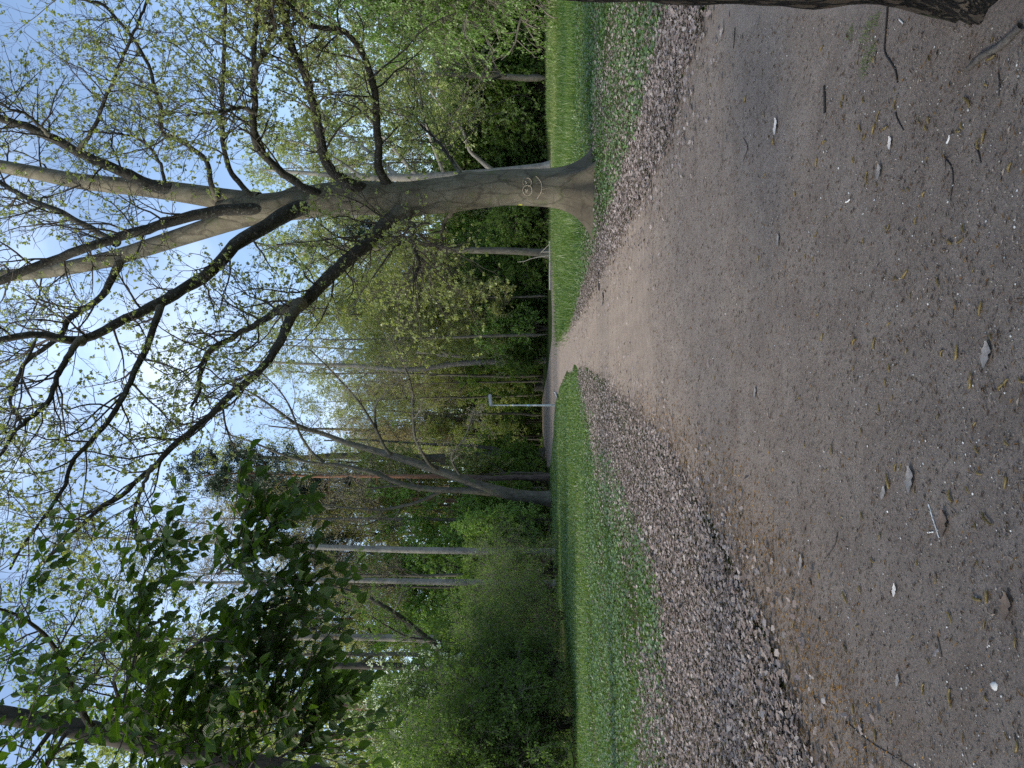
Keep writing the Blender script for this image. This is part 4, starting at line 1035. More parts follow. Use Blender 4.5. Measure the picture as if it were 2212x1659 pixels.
# ------------------------------------------------------------------ near tree at the right edge
nb = np.array([1.85, 2.85, 0])
def edge_c(z, dy, r, dist=3.38):
    an = math.atan((CY - dy) / F) + math.asin((r + 0.03) / dist)
    return (dist * math.sin(an), dist * math.cos(an), z, r)
ctrl = [edge_c(-0.08, 26, 0.38), edge_c(0.12, 20, 0.37), edge_c(0.28, 8, 0.355), edge_c(0.40, 16, 0.36), edge_c(0.52, 24, 0.375), edge_c(0.72, 16, 0.37), edge_c(0.92, 10, 0.365), edge_c(1.15, 1, 0.36), edge_c(1.42, -14, 0.355),
        edge_c(1.8, -50, 0.35), edge_c(2.6, -110, 0.34), (2.15, 2.9, 4.2, 0.30), (2.3, 2.7, 6.5, 0.26), (2.4, 2.2, 9, 0.20), (2.4, 1.6, 12, 0.12), (2.4, 1.2, 15, 0.03)]
def rough_trunk(ctrl, n, k):
    s = smooth_path(ctrl, n)
    th = np.arange(k) * 2 * math.pi / k
    V = np.empty((n, k, 3)); r_ = np.random.default_rng(5)
    ph = r_.random(40) * 6.28
    for i in range(n):
        x, y, z, r = s[i]
        ridg = np.zeros(k)
        for j, m_ in enumerate((17, 23, 31, 44)):
            ridg += np.abs(np.sin(m_ * th / 2 + 0.8 * np.sin(z * (2.1 + j) + ph[j]) + 0.5 * np.sin(z * 9 + 3 * th + ph[j + 4]) + ph[j + 8])) * (0.022, 0.018, 0.012, 0.007)[j]
        lobe = 0.16 * np.exp(-(np.angle(np.exp(1j * (th - R(195)))) / 0.5) ** 2) + 0.18 * np.exp(-(np.angle(np.exp(1j * (th - R(280)))) / 0.4) ** 2) + 0.25 * np.exp(-(np.angle(np.exp(1j * (th - R(40)))) / 0.5) ** 2)
        e = math.exp(-max(z, 0) / 0.14)
        rr = r + ridg + lobe * e + 0.012 * np.sin(2 * th + 3.1 * z + ph[20])
        V[i] = np.column_stack([x + rr * np.cos(th), y + rr * np.sin(th), np.full(k, z)])
    idx = np.arange(n * k).reshape(n, k)
    q = np.stack([idx[:-1], np.roll(idx, -1, 1)[:-1], np.roll(idx, -1, 1)[1:], idx[1:]], -1).reshape(-1, 4)
    return V.reshape(-1, 3), q
rt = rough_trunk(ctrl, 260, 200)
rtree = empty('ridged_tree', tuple(nb)); tag(rtree, 'dark mossy trunk with deeply ridged bark at the near right edge', 'tree')
link('trunk', mesh('trunk', [(local(rt[0], nb), rt[1], M['bark_near'])]), rtree)
s = smooth_path(ctrl, 24)
b1, r1 = spawn(s[None, 12:, :3], s[None, 12:, 3], 22, 9, (2.5, 4.6), (50, 80), (0.1, 0.98), (-0.02, -0.07, 0.06), 0.16, 0.4, 0.02, 0.2, 0.3)
b2, r2 = spawn(b1, r1, 8, 6, (0.8, 1.8), (30, 65), (0.15, 1), (0, -0.03, 0.04), 0.2, 0.6, 0.01, 0.4, 0.3)
b3, r3 = spawn(b2, r2, 5, 4, (0.3, 0.7), (25, 65), (0.25, 1), (0, 0, 0), 0.22, 0.7, 0.006, 0.5, 0.2)
link('branches', limbs_to_mesh('branches', [(local(b1, nb), r1, 7), (local(b2, nb), r2, 5), (local(b3, nb), r3, 3)], M['bark_twig']), rtree)
lf = leaves_on(b3, 7, (0.07, 0.13), droop=0.5, off=0.04)
link('foliage', mesh('foliage', [(local(lf[0], nb), lf[1], M['leaf_mid'])], smooth=False), rtree)

# ------------------------------------------------------------------ broad-leaved tree hanging in at upper left
def leaf_tmpl():
    prof = [(0.0, 0.03), (0.10, 0.17), (0.24, 0.30), (0.40, 0.335), (0.56, 0.29), (0.72, 0.18), (0.86, 0.075), (1.0, 0.0)]
    v, f, uv = [], [], []
    for y, w in prof:
        dz = -0.22 * (y - 0.35) ** 2
        v += [(-w, y - 0.02, 0.10 * w / 0.385 + dz + 0.015 * math.sin(y * 25)), (0, y, dz - 0.02), (w, y - 0.02, 0.10 * w / 0.385 + dz - 0.012 * math.sin(y * 22))]
        uv += [(0.5 - w, y), (0.5, y), (0.5 + w, y)]
    for i in range(len(prof) - 1):
        a = i * 3
        f += [(a, a + 1, a + 4, a + 3), (a + 1, a + 2, a + 5, a + 4)]
    return v, f, uv
LT, LF, LUV = leaf_tmpl()
YO = 4.3
OB = np.array([-5.6, 5.0, 0.0])
oc = [(-5.6, 5.0, -0.05, 0.22), (-5.6, 5.0, 1, 0.19), (-5.55, 5.0, 2.5, 0.175), (-5.5, 5.05, 4.5, 0.15), (-5.6, 5.1, 7, 0.11), (-5.7, 5.2, 10, 0.03)]
os_ = smooth_path(oc, 30)
otree = empty('broadleaf_tree', tuple(OB)); tag(otree, 'tree whose dark broad green leaves overhang the view at upper left, closest to the camera', 'tree')
link('trunk', limbs_to_mesh('trunk', [(local(os_[None, :, :3], OB), os_[None, :, 3], 16)], M['bark_grey']), otree)
def W(dx, dy, Y): return P(dx, dy, Y)
def anc(z): return np.array([np.interp(z, os_[:, 2], os_[:, 0]), np.interp(z, os_[:, 2], os_[:, 1]), z])
OBR = [  # main boughs, from trunk to traced path
    [anc(3.6), W(180, 2050, 4.6), W(100, 1653, 4.5), W(193, 1606, 4.5), W(240, 1556, 4.4), W(310, 1490, 4.4), W(405, 1402, 4.3), W(437, 1310, 4.3), W(457, 1256, 4.3), W(490, 1190, 4.2), W(505, 1130, 4.2), W(512, 1060, 4.2), W(520, 1008, 4.15)],
    [W(395, 1412, 4.33), W(430, 1388, 4.3), W(500, 1360, 4.3), W(560, 1325, 4.2), W(620, 1295, 4.2), W(660, 1265, 4.1), W(690, 1235, 4.1)],
    [anc(3.2), W(440, 1950, 4.3), W(560, 1700, 4.2), W(600, 1600, 4.1), W(630, 1530, 4.1), W(665, 1440, 4.0), W(680, 1390, 4.0), W(695, 1340, 4.0)],
    [anc(4.6), W(-120, 1900, 4.9), W(-60, 1620, 4.8), W(0, 1480, 4.7), W(30, 1390, 4.7), W(60, 1300, 4.6), W(100, 1210, 4.6), W(150, 1140, 4.5)],
    [anc(4.2), W(20, 1900, 4.4), W(30, 1680, 4.3), W(60, 1560, 4.3), W(90, 1470, 4.2), W(120, 1400, 4.2)],
    [W(260, 1540, 4.4), W(280, 1460, 4.5), W(300, 1370, 4.6), W(300, 1280, 4.6), W(330, 1200, 4.6), W(375, 1155, 4.6)],
    [W(470, 1240, 4.28), W(540, 1190, 4.2), W(580, 1140, 4.2), W(600, 1100, 4.2)],
    [anc(3.4), W(300, 1950, 4.0), W(380, 1660, 3.9), W(430, 1580, 3.9), W(480, 1490, 3.9), W(530, 1420, 3.95), W(570, 1360, 4.0)],
    [W(560, 1700, 4.2), W(480, 1640, 4.0), W(420, 1600, 3.9), W(350, 1540, 3.9), W(290, 1470, 3.9)],
    [W(640, 1590, 4.1), W(590, 1520, 4.0), W(560, 1460, 4.0), W(560, 1400, 4.1)],
    [W(600, 1640, 4.2), W(660, 1600, 4.2), W(690, 1550, 4.2), W(700, 1490, 4.2)],
    [W(230, 1570, 4.45), W(300, 1590, 4.2), W(370, 1560, 4.2), W(440, 1500, 4.2), W(470, 1440, 4.2)],
]
op, orr = [], []
for k, c in enumerate(OBR):
    s = smooth_path(np.array(c), 40); op.append(s)
    r0 = {0: 0.028, 2: 0.022, 3: 0.022, 4: 0.018, 7: 0.018}.get(k, 0.008)
    orr.append(np.linspace(r0, 0.0022, 40) if r0 < 0.01 else np.maximum(r0 * np.linspace(1, 0.0, 40) ** 1.3, 0.0022))
op, orr = np.array(op), np.array(orr)
main = np.array([0, 2, 3, 4, 7])
b1 = []; rr1 = []
for k in range(len(op)):
    lo = 0.38 if k in main else 0.1
    a, b = spawn(op[k:k + 1], orr[k:k + 1], 34, 7, (0.2, 0.62), (35, 60), (lo, 0.98), (0, 0, -0.02), 0.10, 0.6, 0.0022, 0.5, 0.3)
    b1.append(a); rr1.append(b)
b1 = np.concatenate(b1); rr1 = np.concatenate(rr1)
link('branches', limbs_to_mesh('branches', [(local(op, OB), orr, 8), (local(b1, OB), rr1, 5)], M['bark_twig']), otree)
# leaves set alternately along twigs and hanging in flat sprays
def sprays(pts, per, lo, size):
    Mn, m, _ = pts.shape
    C = Mn * per
    pi = np.repeat(np.arange(Mn), per); kk = np.tile(np.arange(per), Mn)
    tt = lo + (1 - lo) * (kk + 0.2 + 0.5 * rnd(C)) / per
    x = np.minimum(tt, 1) * (m - 1); i = np.clip(x.astype(int), 0, m - 2); fr = (x - i)[:, None]
    A, B_ = pts[pi, i], pts[pi, i + 1]
    pos = A * (1 - fr) + B_ * fr
    T = norm(B_ - A)
    side = norm(np.cross(T, np.array([0, 0, 1.0]))) * np.where(kk % 2 == 0, 1, -1)[:, None]
    ax = norm(T * 0.7 + side * (0.75 + 0.3 * rnd(C)[:, None]) + np.array([0, 0, -0.60]) + rng.normal(size=(C, 3)) * 0.28)
    s = size[0] + (size[1] - size[0]) * rnd(C)
    return leafset(pos + ax * 0.008, ax, s, LT, LF, flat=np.array([0, 0, 1.0]) + rng.normal(size=(C, 3)) * 0.35, jitter=0.25), C
(l1, n1_) = sprays(b1, 8, 0.12, (0.05, 0.098))
ol = [sprays(op[k:k + 1], 24, 0.42 if k in main else 0.1, (0.05, 0.098)) for k in range(len(op))]
vv, ff = merge(l1, *[o_[0] for o_ in ol])
cnt = n1_ + sum(o_[1] for o_ in ol)
link('foliage', mesh('foliage', [(local(vv, OB), ff, M['leaf_near'])], smooth=True, uv=np.tile(np.array(LUV), (cnt, 1))), otree)
# upper crown of the same tree, out of the picture
b1, r1 = spawn(os_[None, 14:, :3], os_[None, 14:, 3], 16, 8, (1.6, 3.0), (50, 80), (0.1, 1), (-0.03, 0, 0.05), 0.16, 0.4, 0.015, 0.2, 0.3)
b2, r2 = spawn(b1, r1, 7, 5, (0.5, 1.2), (30, 65), (0.2, 1), (0, 0, 0), 0.2, 0.6, 0.008, 0.4, 0.3)
link('crown_branches', limbs_to_mesh('crown_branches', [(local(b1, OB), r1, 6), (local(b2, OB), r2, 4)], M['bark_twig']), otree)
lf = leaves_on(b2, 14, (0.07, 0.11), droop=0.4, off=0.06)
link('crown', mesh('crown', [(local(lf[0], OB), lf[1], M['leaf_mid'])], smooth=False), otree)

# ------------------------------------------------------------------ street lamp, beam, stumps, bird
def boxv(x0, x1, y0, y1, z0, z1):
    v = np.array([(x0, y0, z0), (x1, y0, z0), (x1, y1, z0), (x0, y1, z0), (x0, y0, z1), (x1, y0, z1), (x1, y1, z1), (x0, y1, z1)], float)
    return v, np.array([(3, 2, 1, 0), (4, 5, 6, 7), (0, 1, 5, 4), (1, 2, 6, 5), (2, 3, 7, 6), (3, 0, 4, 7)])
lb = G(1199, 875.5)
lamp = empty('street_lamp', (lb[0], lb[1], 0)); tag(lamp, 'grey metal street lamp with flat rectangular head beside the path', 'street lamp')
sc = lb[1] / F
Hh = EYE + (HOR - 1062) * sc
M['galv'] = plain('galvanised_steel', (0.36, 0.40, 0.40), 0.5, 0.4, 0.15, 6)
zz = np.array([-0.05, 0.0, 0.9, 0.95, 2.5, Hh]); rr_ = np.array([0.075, 0.075, 0.073, 0.062, 0.055, 0.040])
link('pole', limbs_to_mesh('pole', [(np.column_stack([0 * zz, 0 * zz, zz])[None], rr_[None], 16)], M['galv']), lamp)
def lamp_head():
    bm = bmesh.new()
    L, Wd, h = 25 * sc, 0.30, 8 * sc
    v, f = boxv(-0.06, L, -Wd / 2, Wd / 2, 0, h * 0.75)
    vs = [bm.verts.new(p) for p in v]
    for a in f: bm.faces.new([vs[i] for i in a])
    for vtx in vs[4:]:
        vtx.co.x = vtx.co.x * 0.94 + 0.01; vtx.co.y *= 0.72
    bmesh.ops.bevel(bm, geom=bm.edges[:], offset=0.025, segments=2, affect='EDGES')
    me = bpy.data.meshes.new('lamp_head'); bm.to_mesh(me); bm.free(); me.materials.append(plain('lamp_housing', (0.22, 0.235, 0.245), 0.5, 0.3, 0.15, 8))
    return me
hd = link('lamp_head', lamp_head(), lamp); hd.location = (0, 0, Hh - 0.02); hd.rotation_euler = (0, R(-5), 0)
v, f = boxv(0.05, 22 * sc, -0.11, 0.11, -0.035, -0.004)
df = link('diffuser', mesh('diffuser', [(v, f, plain('lamp_glass', (0.55, 0.58, 0.6), 0.25))], smooth=False), hd)
v, f = tubes(np.array([[(0, 0, Hh - 0.14), (0, 0, Hh + 0.01)]]), np.array([[0.055, 0.06]]), 14)
link('collar', mesh('collar', [(v, f, M['galv'])]), lamp)
for i, (px0, px1, col) in enumerate(((1102, 1105, (0.6, 0.55, 0.2)), (1105.5, 1109, (0.75, 0.75, 0.75)), (1138, 1143, (0.35, 0.55, 0.7)), (1152, 1158, (0.6, 0.6, 0.6)))):
    z0, z1 = EYE + (HOR - px1) * sc, EYE + (HOR - px0) * sc
    a = np.linspace(R(200), R(330), 8); rp = 0.066
    v = np.vstack([np.column_stack([rp * np.cos(a), rp * np.sin(a), np.full(8, z0)]), np.column_stack([rp * np.cos(a), rp * np.sin(a), np.full(8, z1)])])
    f = [(j, j + 1, j + 9, j + 8) for j in range(7)]
    st = link('sticker', mesh('sticker', [(v, f, plain('sticker_paint', col, 0.5))]), lamp)

def beam():
    a, b = P(1192, 521, 62), P(1192, 626, 62)
    z = 0.10
    n = 14
    x = np.linspace(a[0], b[0], n)
    pts = np.column_stack([x, np.full(n, 62.0) + 0.05 * np.sin(x), np.full(n, z) + 0.008 * np.sin(3 * x)])
    v, f = tubes(pts[None], np.full((1, n), 0.085) * (1 + 0.05 * np.sin(np.arange(n) * 2.1)), 10)
    k = 10
    caps = [tuple(range(k))[::-1], tuple(range((n - 1) * k, n * k))]
    return mesh('wooden_beam', [(v, f, plain('weathered_wood', (0.42, 0.37, 0.33), 0.85, var=0.2, scale=4)), (v[:k], [list(range(k))[::-1]], plain('cut_wood', (0.46, 0.39, 0.32))), (v[-k:], [list(range(k))], plain('cut_wood_end', (0.46, 0.39, 0.32)))])
tag(link('wooden_beam', beam()), 'long pale weathered log lying along the far side path', 'beam')

def stump(name, dx0, dx1, dy, r_px, Y, label):
    x = spot(dy, Y); r = r_px / F * Y; h = (dx1 - dx0) / F * Y
    t = empty(name, (x, Y, 0)); tag(t, label, 'stump')
    z = np.array([-0.05, 0.05, 0.25, 0.5, 0.8, 1.0]) * h; rr = r * np.array([1.35, 1.2, 1.02, 0.95, 0.92, 0.9])
    k = 18
    a = np.arange(k) * 2 * math.pi / k
    V = np.concatenate([np.column_stack([(q_ * (1 + 0.08 * np.sin(3 * a + i) + 0.05 * np.sin(7 * a))) * np.cos(a), (q_ * (1 + 0.08 * np.sin(3 * a + i) + 0.05 * np.sin(7 * a))) * np.sin(a), np.full(k, zz_) + (0.06 * h * np.sin(2 * a + 1) if i == 5 else 0)]) for i, (zz_, q_) in enumerate(zip(z, rr))])
    idx = np.arange(6 * k).reshape(6, k)
    q = np.stack([idx[:-1], np.roll(idx, -1, 1)[:-1], np.roll(idx, -1, 1)[1:], idx[1:]], -1).reshape(-1, 4)
    link('trunk', mesh('trunk', [(V, q, M['bark_grey'])]), t)
    link('cut_face', mesh('cut_face', [(V[-k:] + np.array([0, 0, -0.004]), [list(range(k))], plain('cut_stump', (0.30, 0.24, 0.17)))], smooth=False), t)
stump('tree_stump', 1143, 1172, 820, 7, 104, 'taller broken stump in the grass beyond the end of the path, nearer the twin-stemmed tree')
stump('tree_stump', 1152, 1171, 836, 9, 106, 'wide low stump in the grass beyond the end of the path, nearer the street lamp')
def bare_stick(name, pts, label, r0, r1, mat, cat='stick'):
    s = smooth_path(np.array(pts), 14)
    v, f = tubes(s[None], np.linspace(r0, r1, 14)[None], 7)
    return tag(link(name, mesh(name, [(v, f, mat)])), label, cat)
M['pale_wood'] = plain('bleached_wood', (0.46, 0.40, 0.30), var=0.2)
bare_stick('dead_sapling', [P(1185, 552, 66), P(1160, 556, 66), P(1143, 560, 66), P(1135, 564, 66), P(1118, 566, 66)], 'bleached crooked dead sapling standing behind the pale log', 0.05, 0.025, M['pale_wood'], 'sapling')
bare_stick('leaning_pole', [P(1193, 521, 60), P(1180, 534, 60.5), P(1168, 546, 61)], 'thin pale pole leaning near the right end of the log', 0.025, 0.018, M['pale_wood'], 'pole')
bare_stick('marker_post', [P(1192, 545, 61), P(1180, 544, 61), P(1172, 545, 61)], 'short upright pale post in front of the leaning trunk', 0.035, 0.03, M['pale_wood'], 'post')
traced_tree('grey_tree', [(1187, 548, 68, 9), (1150, 545, 68, 8), (1100, 542, 68, 7.5), (1000, 540, 68, 7), (900, 536, 68, 6), (800, 536, 68, 5), (680, 530, 68, 3.5), (560, 530, 68, 1.5)], [],
            (spot(548, 68), 68), 'grey trunk standing behind the pale log, left of the carved maple', 'bark_grey', 'twig_grey', 'leaf_yel', 18, (2.0, 4.2), 6, 4, (0.10, 0.18), 5, clear=0.4)

# wood pigeon on the path edge
def pigeon():
    o = G(1209, 853)
    t = empty('pigeon', (o[0], o[1], 0)); tag(t, 'grey pigeon walking on the path edge near the street lamp', 'bird')
    # body axis: tail (left) -> breast (right), head up
    ctrl = [(-0.26, 0, 0.10, 0.012), (-0.18, 0, 0.115, 0.035), (-0.10, 0, 0.14, 0.062), (0.0, 0, 0.17, 0.085), (0.08, 0, 0.20, 0.08), (0.13, 0, 0.245, 0.055), (0.15, 0, 0.29, 0.036), (0.165, 0, 0.325, 0.036), (0.185, 0, 0.34, 0.026), (0.205, 0, 0.335, 0.006)]
    s = smooth_path(ctrl, 28)
    v, f = tubes(s[None, :, :3], np.maximum(s[None, :, 3], 0.004), 14)
    link('body', mesh('body', [(v, f, plain('grey_feathers', (0.20, 0.21, 0.24), 0.7, var=0.3, scale=25))]), t)
    v, f = tubes(np.array([[(0.205, 0, 0.335), (0.225, 0, 0.328), (0.238, 0, 0.322)]]), np.array([[0.008, 0.006, 0.002]]), 8)
    link('beak', mesh('beak', [(v, f, plain('orange_beak', (0.5, 0.25, 0.1), 0.5))]), t)
    for sgn in (-1, 1):
        a = np.array([(-0.24, sgn * 0.03, 0.125, 0.012), (-0.12, sgn * 0.055, 0.155, 0.028), (0.0, sgn * 0.075, 0.185, 0.035), (0.07, sgn * 0.06, 0.205, 0.015)])
        s = smooth_path(a, 12); v, f = tubes(s[None, :, :3], s[None, :, 3], 10)
        link('wing', mesh('wing', [(v, f, plain('wing_feathers', (0.13, 0.135, 0.16), 0.7, var=0.35, scale=30))]), t)
        x = 0.02 * sgn
        v1, f1 = tubes(np.array([[(x - 0.01, sgn * 0.03, 0.11), (x - 0.015, sgn * 0.03, 0.05), (x + 0.0, sgn * 0.03, 0.004)]]), np.array([[0.014, 0.007, 0.006]]), 7)
        v2, f2 = tubes(np.array([[(x, sgn * 0.03, 0.006), (x + 0.025, sgn * 0.04, 0.006), (x + 0.045, sgn * 0.045, 0.005)], [(x, sgn * 0.03, 0.006), (x + 0.03, sgn * 0.03, 0.006), (x + 0.05, sgn * 0.03, 0.005)], [(x, sgn * 0.03, 0.006), (x + 0.022, sgn * 0.02, 0.006), (x + 0.04, sgn * 0.012, 0.005)]]), np.full((3, 3), 0.004), 5)
        vv, ff = merge((v1, f1), (v2, f2))
        link('leg', mesh('leg', [(vv, ff, plain('pink_leg', (0.45, 0.2, 0.18), 0.6))]), t)
    v, f = tubes(np.array([[(0.128, 0, 0.262), (0.142, 0, 0.283)]]), np.array([[0.048, 0.041]]), 14)
    link('neck_patch', mesh('neck_patch', [(v, f, plain('white_feathers', (0.75, 0.75, 0.75), 0.7))]), t)
pigeon()

# ------------------------------------------------------------------ litter on the path
M['catkin'] = leaf_mat('catkin_scales', [(0.16, 0.105, 0.035), (0.23, 0.165, 0.05), (0.11, 0.07, 0.028)], trans=0.1, objvar=0.3)
def catkin_mesh(L, bend, fat):
    t = np.linspace(0, 1, 12)
    pts = np.column_stack([L * (t - 0.5), bend * np.sin(t * math.pi) + 0.15 * bend * np.sin(t * 9), 0.004 + 0.003 * np.sin(t * math.pi)])
    rad = fat * np.sin(np.clip(t * 0.93 + 0.07, 0, 1) * math.pi) ** 0.55 * (1 - 0.35 * t) * (1 + 0.16 * (np.arange(12) % 2)) + 0.0006
    v, f = tubes(pts[None], rad[None], 8)
    # scale-like bumps
    n = 46
    tt = rnd(n); k = (tt * 10.99).astype(int)
    base = pts[k] ; a = rnd(n) * math.pi
    d = np.column_stack([np.full(n, 0.6), np.cos(a), np.abs(np.sin(a))])
    lv_ = leafset(base + norm(d * np.array([0, 1, 1])) * rad[k][:, None] * 0.8, d, fat * 0.75, T_DIAMOND, F_DIAMOND)
    return mesh('catkin', [(v, f, M['catkin']), lv_ + (M['catkin'],)])
CK = [catkin_mesh(0.055, 0.006, 0.0048), catkin_mesh(0.045, 0.010, 0.0045), catkin_mesh(0.065, -0.012, 0.0048), catkin_mesh(0.035, 0.003, 0.0040), catkin_mesh(0.05, 0.016, 0.0042)]
PATH_NEAR = gp([(1520, 100), (1450, 300), (1400, 480), (1420, 900), (1560, 1130), (1640, 1300), (1740, 1600), (1770, 1700), (2230, 1700), (2230, 40), (2140, 60), (1900, 40), (1700, 35)])
CPX = [(1612, 215), (1822, 225), (1823, 212), (2012, 125), (1935, 195), (1940, 225), (1902, 252), (1990, 258), (2010, 260), (1890, 280), (1785, 310), (1847, 345), (1955, 415), (1965, 410), (1895, 400), (1788, 470), (1920, 490), (2150, 85), (2145, 125), (2000, 420), (2075, 280),
       (2120, 310), (1940, 600), (1958, 590), (2030, 610), (1970, 640), (1925, 700), (2100, 820), (2180, 825), (1930, 860), (1940, 1010), (2115, 970), (2180, 955), (2120, 1020), (1800, 970), (1740, 960), (1795, 1110), (1865, 1115), (1820, 1115), (2110, 1135), (2140, 1120), (1985, 1215), (2025, 1250), (2135, 1290), (2055, 1335),
       (2133, 1350), (1855, 1350), (1828, 1290), (1830, 1405), (1848, 1450), (1975, 1380), (2010, 1430), (2060, 1510), (2135, 1510), (2085, 1590), (1895, 1590), (1810, 1530), (1930, 1560), (1990, 1570), (2180, 1590), (1850, 1560), (1800, 1620), (1890, 1630), (1720, 1350), (1730, 1200), (1650, 1170), (1690, 900), (1600, 700), (1640, 560), (1720, 420), (1760, 560), (1770, 680), (1870, 520), (1850, 740), (1900, 880), (2030, 900), (2070, 760), (2060, 1070), (1980, 1060)]
cpos = [G(a, b)[:2] for a, b in CPX] + list(scatter(PATH_NEAR, 100, 1.7))
for i, p in enumerate(cpos):
    o = link('catkin', CK[int(rng.integers(len(CK)))])
    near_ = rnd(1)[0]
    o.location = (p[0], p[1], 0.006); o.rotation_euler = (rnd(1)[0] * 0.4 - 0.2, 0, (rng.normal() * 0.75) + (math.pi if near_ < 0.5 else 0))
    k = 0.55 + 0.6 * rnd(1)[0] ** 1.3; o.scale = (k, k * (0.8 + 0.4 * rnd(1)[0]), k)
    tag(o, 'yellow-brown fallen catkin lying on the sandy path', 'catkin', 'catkins strewn over the path')
# brownish crumbs and smaller catkin bits, densest along the left leaf band
DEB = gp([(1330, 850), (1450, 985), (1560, 1170), (1665, 1390), (1750, 1659), (1990, 1800), (1800, 1400), (1680, 1150), (1540, 960), (1400, 860)])
dp = np.vstack([scatter(DEB, 15000, 1.5, 0.22), scatter(PATH_NEAR, 24000, 1.2)])
n = len(dp)
a = rng.normal(size=n) * 0.7
ax = np.column_stack([np.cos(a), np.sin(a), rng.normal(size=n) * 0.15])
s_len = 0.006 + 0.028 * rnd(n) ** 3
s_len *= 1 + 0.05 * np.clip(np.linalg.norm(dp, axis=1) - 4, 0, 20)
is_b = np.arange(n) < 15000
def bits(q_): return leafset(np.column_stack([dp, 0.007 + 0.004 * rnd(n)])[q_], ax[q_], s_len[q_], [(0, 0, 0), (0.14, 0.4, 0.12), (0, 1, 0.02), (-0.14, 0.4, 0.12)], F_FOLD, flat=(0, 0, 1), jitter=0.3)
M['debris_rust'] = island_mat('rusty_crumbs', [(0.20, 0.105, 0.035), (0.30, 0.17, 0.05), (0.13, 0.07, 0.03), (0.36, 0.22, 0.08), (0.16, 0.10, 0.05)])
M['debris'] = island_mat('catkin_crumbs', [(0.07, 0.045, 0.03), (0.20, 0.12, 0.05), (0.05, 0.036, 0.028), (0.10, 0.07, 0.05), (0.30, 0.25, 0.21), (0.04, 0.03, 0.026), (0.16, 0.12, 0.09), (0.055, 0.042, 0.034)])
tag(link('debris', mesh('debris', [bits(is_b) + (M['debris_rust'],), bits(~is_b) + (M['debris'],)], smooth=False)), kind='stuff')
# pale petals and stone chips
pp_ = scatter(PATH_NEAR, 900, 1.7); n = len(pp_)
a = rnd(n) * 6.28
pet = leafset(np.column_stack([pp_, np.full(n, 0.008)]), np.column_stack([np.cos(a), np.sin(a), 0.1 * rng.normal(size=n)]), 0.004 + 0.007 * rnd(n) ** 2, [(0, 0, 0), (0.4, 0.3, 0.1), (0.3, 0.9, 0.15), (-0.3, 0.9, 0.15), (-0.4, 0.3, 0.1)], [(0, 1, 2, 3, 4)], flat=(0, 0, 1), jitter=0.3)
M['petal'] = island_mat('petals', [(0.62, 0.60, 0.56), (0.78, 0.77, 0.74), (0.45, 0.42, 0.38)])
tag(link('petals', mesh('petals', [pet + (M['petal'],)], smooth=False)), kind='stuff')
st_ = scatter(PATH_NEAR, 26000, 1.6); n = len(st_)
oct_v = np.array([(1, 0, 0), (0, 1, 0), (-1, 0, 0), (0, -1, 0), (0, 0, 0.7), (0, 0, -0.5)])
oct_f = np.array([(0, 1, 4), (1, 2, 4), (2, 3, 4), (3, 0, 4), (1, 0, 5), (2, 1, 5), (3, 2, 5), (0, 3, 5)])
sv = leafset(np.column_stack([st_, np.full(n, 0.006)]), np.column_stack([np.cos(rnd(n) * 6), np.sin(rnd(n) * 6), 0.2 * rng.normal(size=n)]), 0.0015 + 0.0045 * rnd(n) ** 3, oct_v, oct_f, flat=(0, 0, 1), jitter=0.5)
M['grit'] = island_mat('grit', [(0.14, 0.12, 0.10), (0.26, 0.23, 0.20), (0.10, 0.085, 0.07), (0.38, 0.35, 0.32)])
tag(link('gravel', mesh('gravel', [sv + (M['grit'],)], smooth=False)), kind='stuff')

# sticks and twigs, each where it lies
def ground_twig(name, pix, r0, r1, label, mat, side=(), cat='twig'):
    r0, r1 = r0 * 0.8, r1 * 0.8
    c = []
    for a_, b_ in pix:
        g = G(a_, b_); c.append([g[0], g[1], 0.004 + r0 * 0.9])
    c = np.array(c); c[:, :2] += rng.normal(size=c[:, :2].shape) * 0.002
    s = smooth_path(c, 20)
    B = [(s[None], (np.linspace(r0, r1, 20) * (1 + 0.08 * rng.normal(size=20)))[None], 8)]
    if side:
        for t_, an, L in side:
            k = int(t_ * 18); d = norm(s[k + 1] - s[k]); d2 = np.array([d[0] * math.cos(an) - d[1] * math.sin(an), d[0] * math.sin(an) + d[1] * math.cos(an), 0.12])
            e = np.stack([s[k] + d2 * L * q for q in (0, 0.35, 0.7, 1)])
            B.append((e[None], np.linspace(r1 * 1.1, r1 * 0.5, 4)[None], 6))
    return tag(link(name, limbs_to_mesh(name, B, mat)), label, cat)
M['wet_twig'] = plain('dark_twig', (0.03, 0.026, 0.024), 0.6, var=0.3)
M['grey_wood'] = bark_mat('weathered_stick', (0.05, 0.042, 0.036), (0.12, 0.105, 0.09), (0.2, 0.18, 0.155), zs=1, scale=40, bump=0.5)
ground_twig('twig', [(1921, 14), (1918, 70), (1915, 110), (1925, 130), (1938, 150), (1942, 178)], 0.006, 0.0045, 'long dark bent twig reaching from the ridged trunk onto the path', M['wet_twig'])
ground_twig('twig', [(1938, 242), (1942, 258), (1955, 280)], 0.0045, 0.0025, 'short dark curved twig below the long bent twig', M['wet_twig'])
ground_twig('stick', [(2098, 148), (2130, 122), (2170, 95), (2215, 58)], 0.013, 0.016, 'thick weathered grey stick at the foot of the ridged trunk', M['grey_wood'], cat='stick')
ground_twig('stick', [(1784, 184), (1785, 212), (1786, 242)], 0.008, 0.009, 'short straight blackish stick near the white leaf', M['wet_twig'], cat='stick')
ground_twig('twig', [(2044, 340), (2060, 360), (2063, 390), (2057, 425)], 0.004, 0.0025, 'thin dark twig with a tuft at one end', M['wet_twig'], [(0.1, 0.6, 0.05), (0.08, -0.5, 0.05)])
ground_twig('twig', [(1590, 60), (1588, 85), (1586, 105)], 0.006, 0.004, 'small brown twig near the leaf band at right', M['wet_twig'])
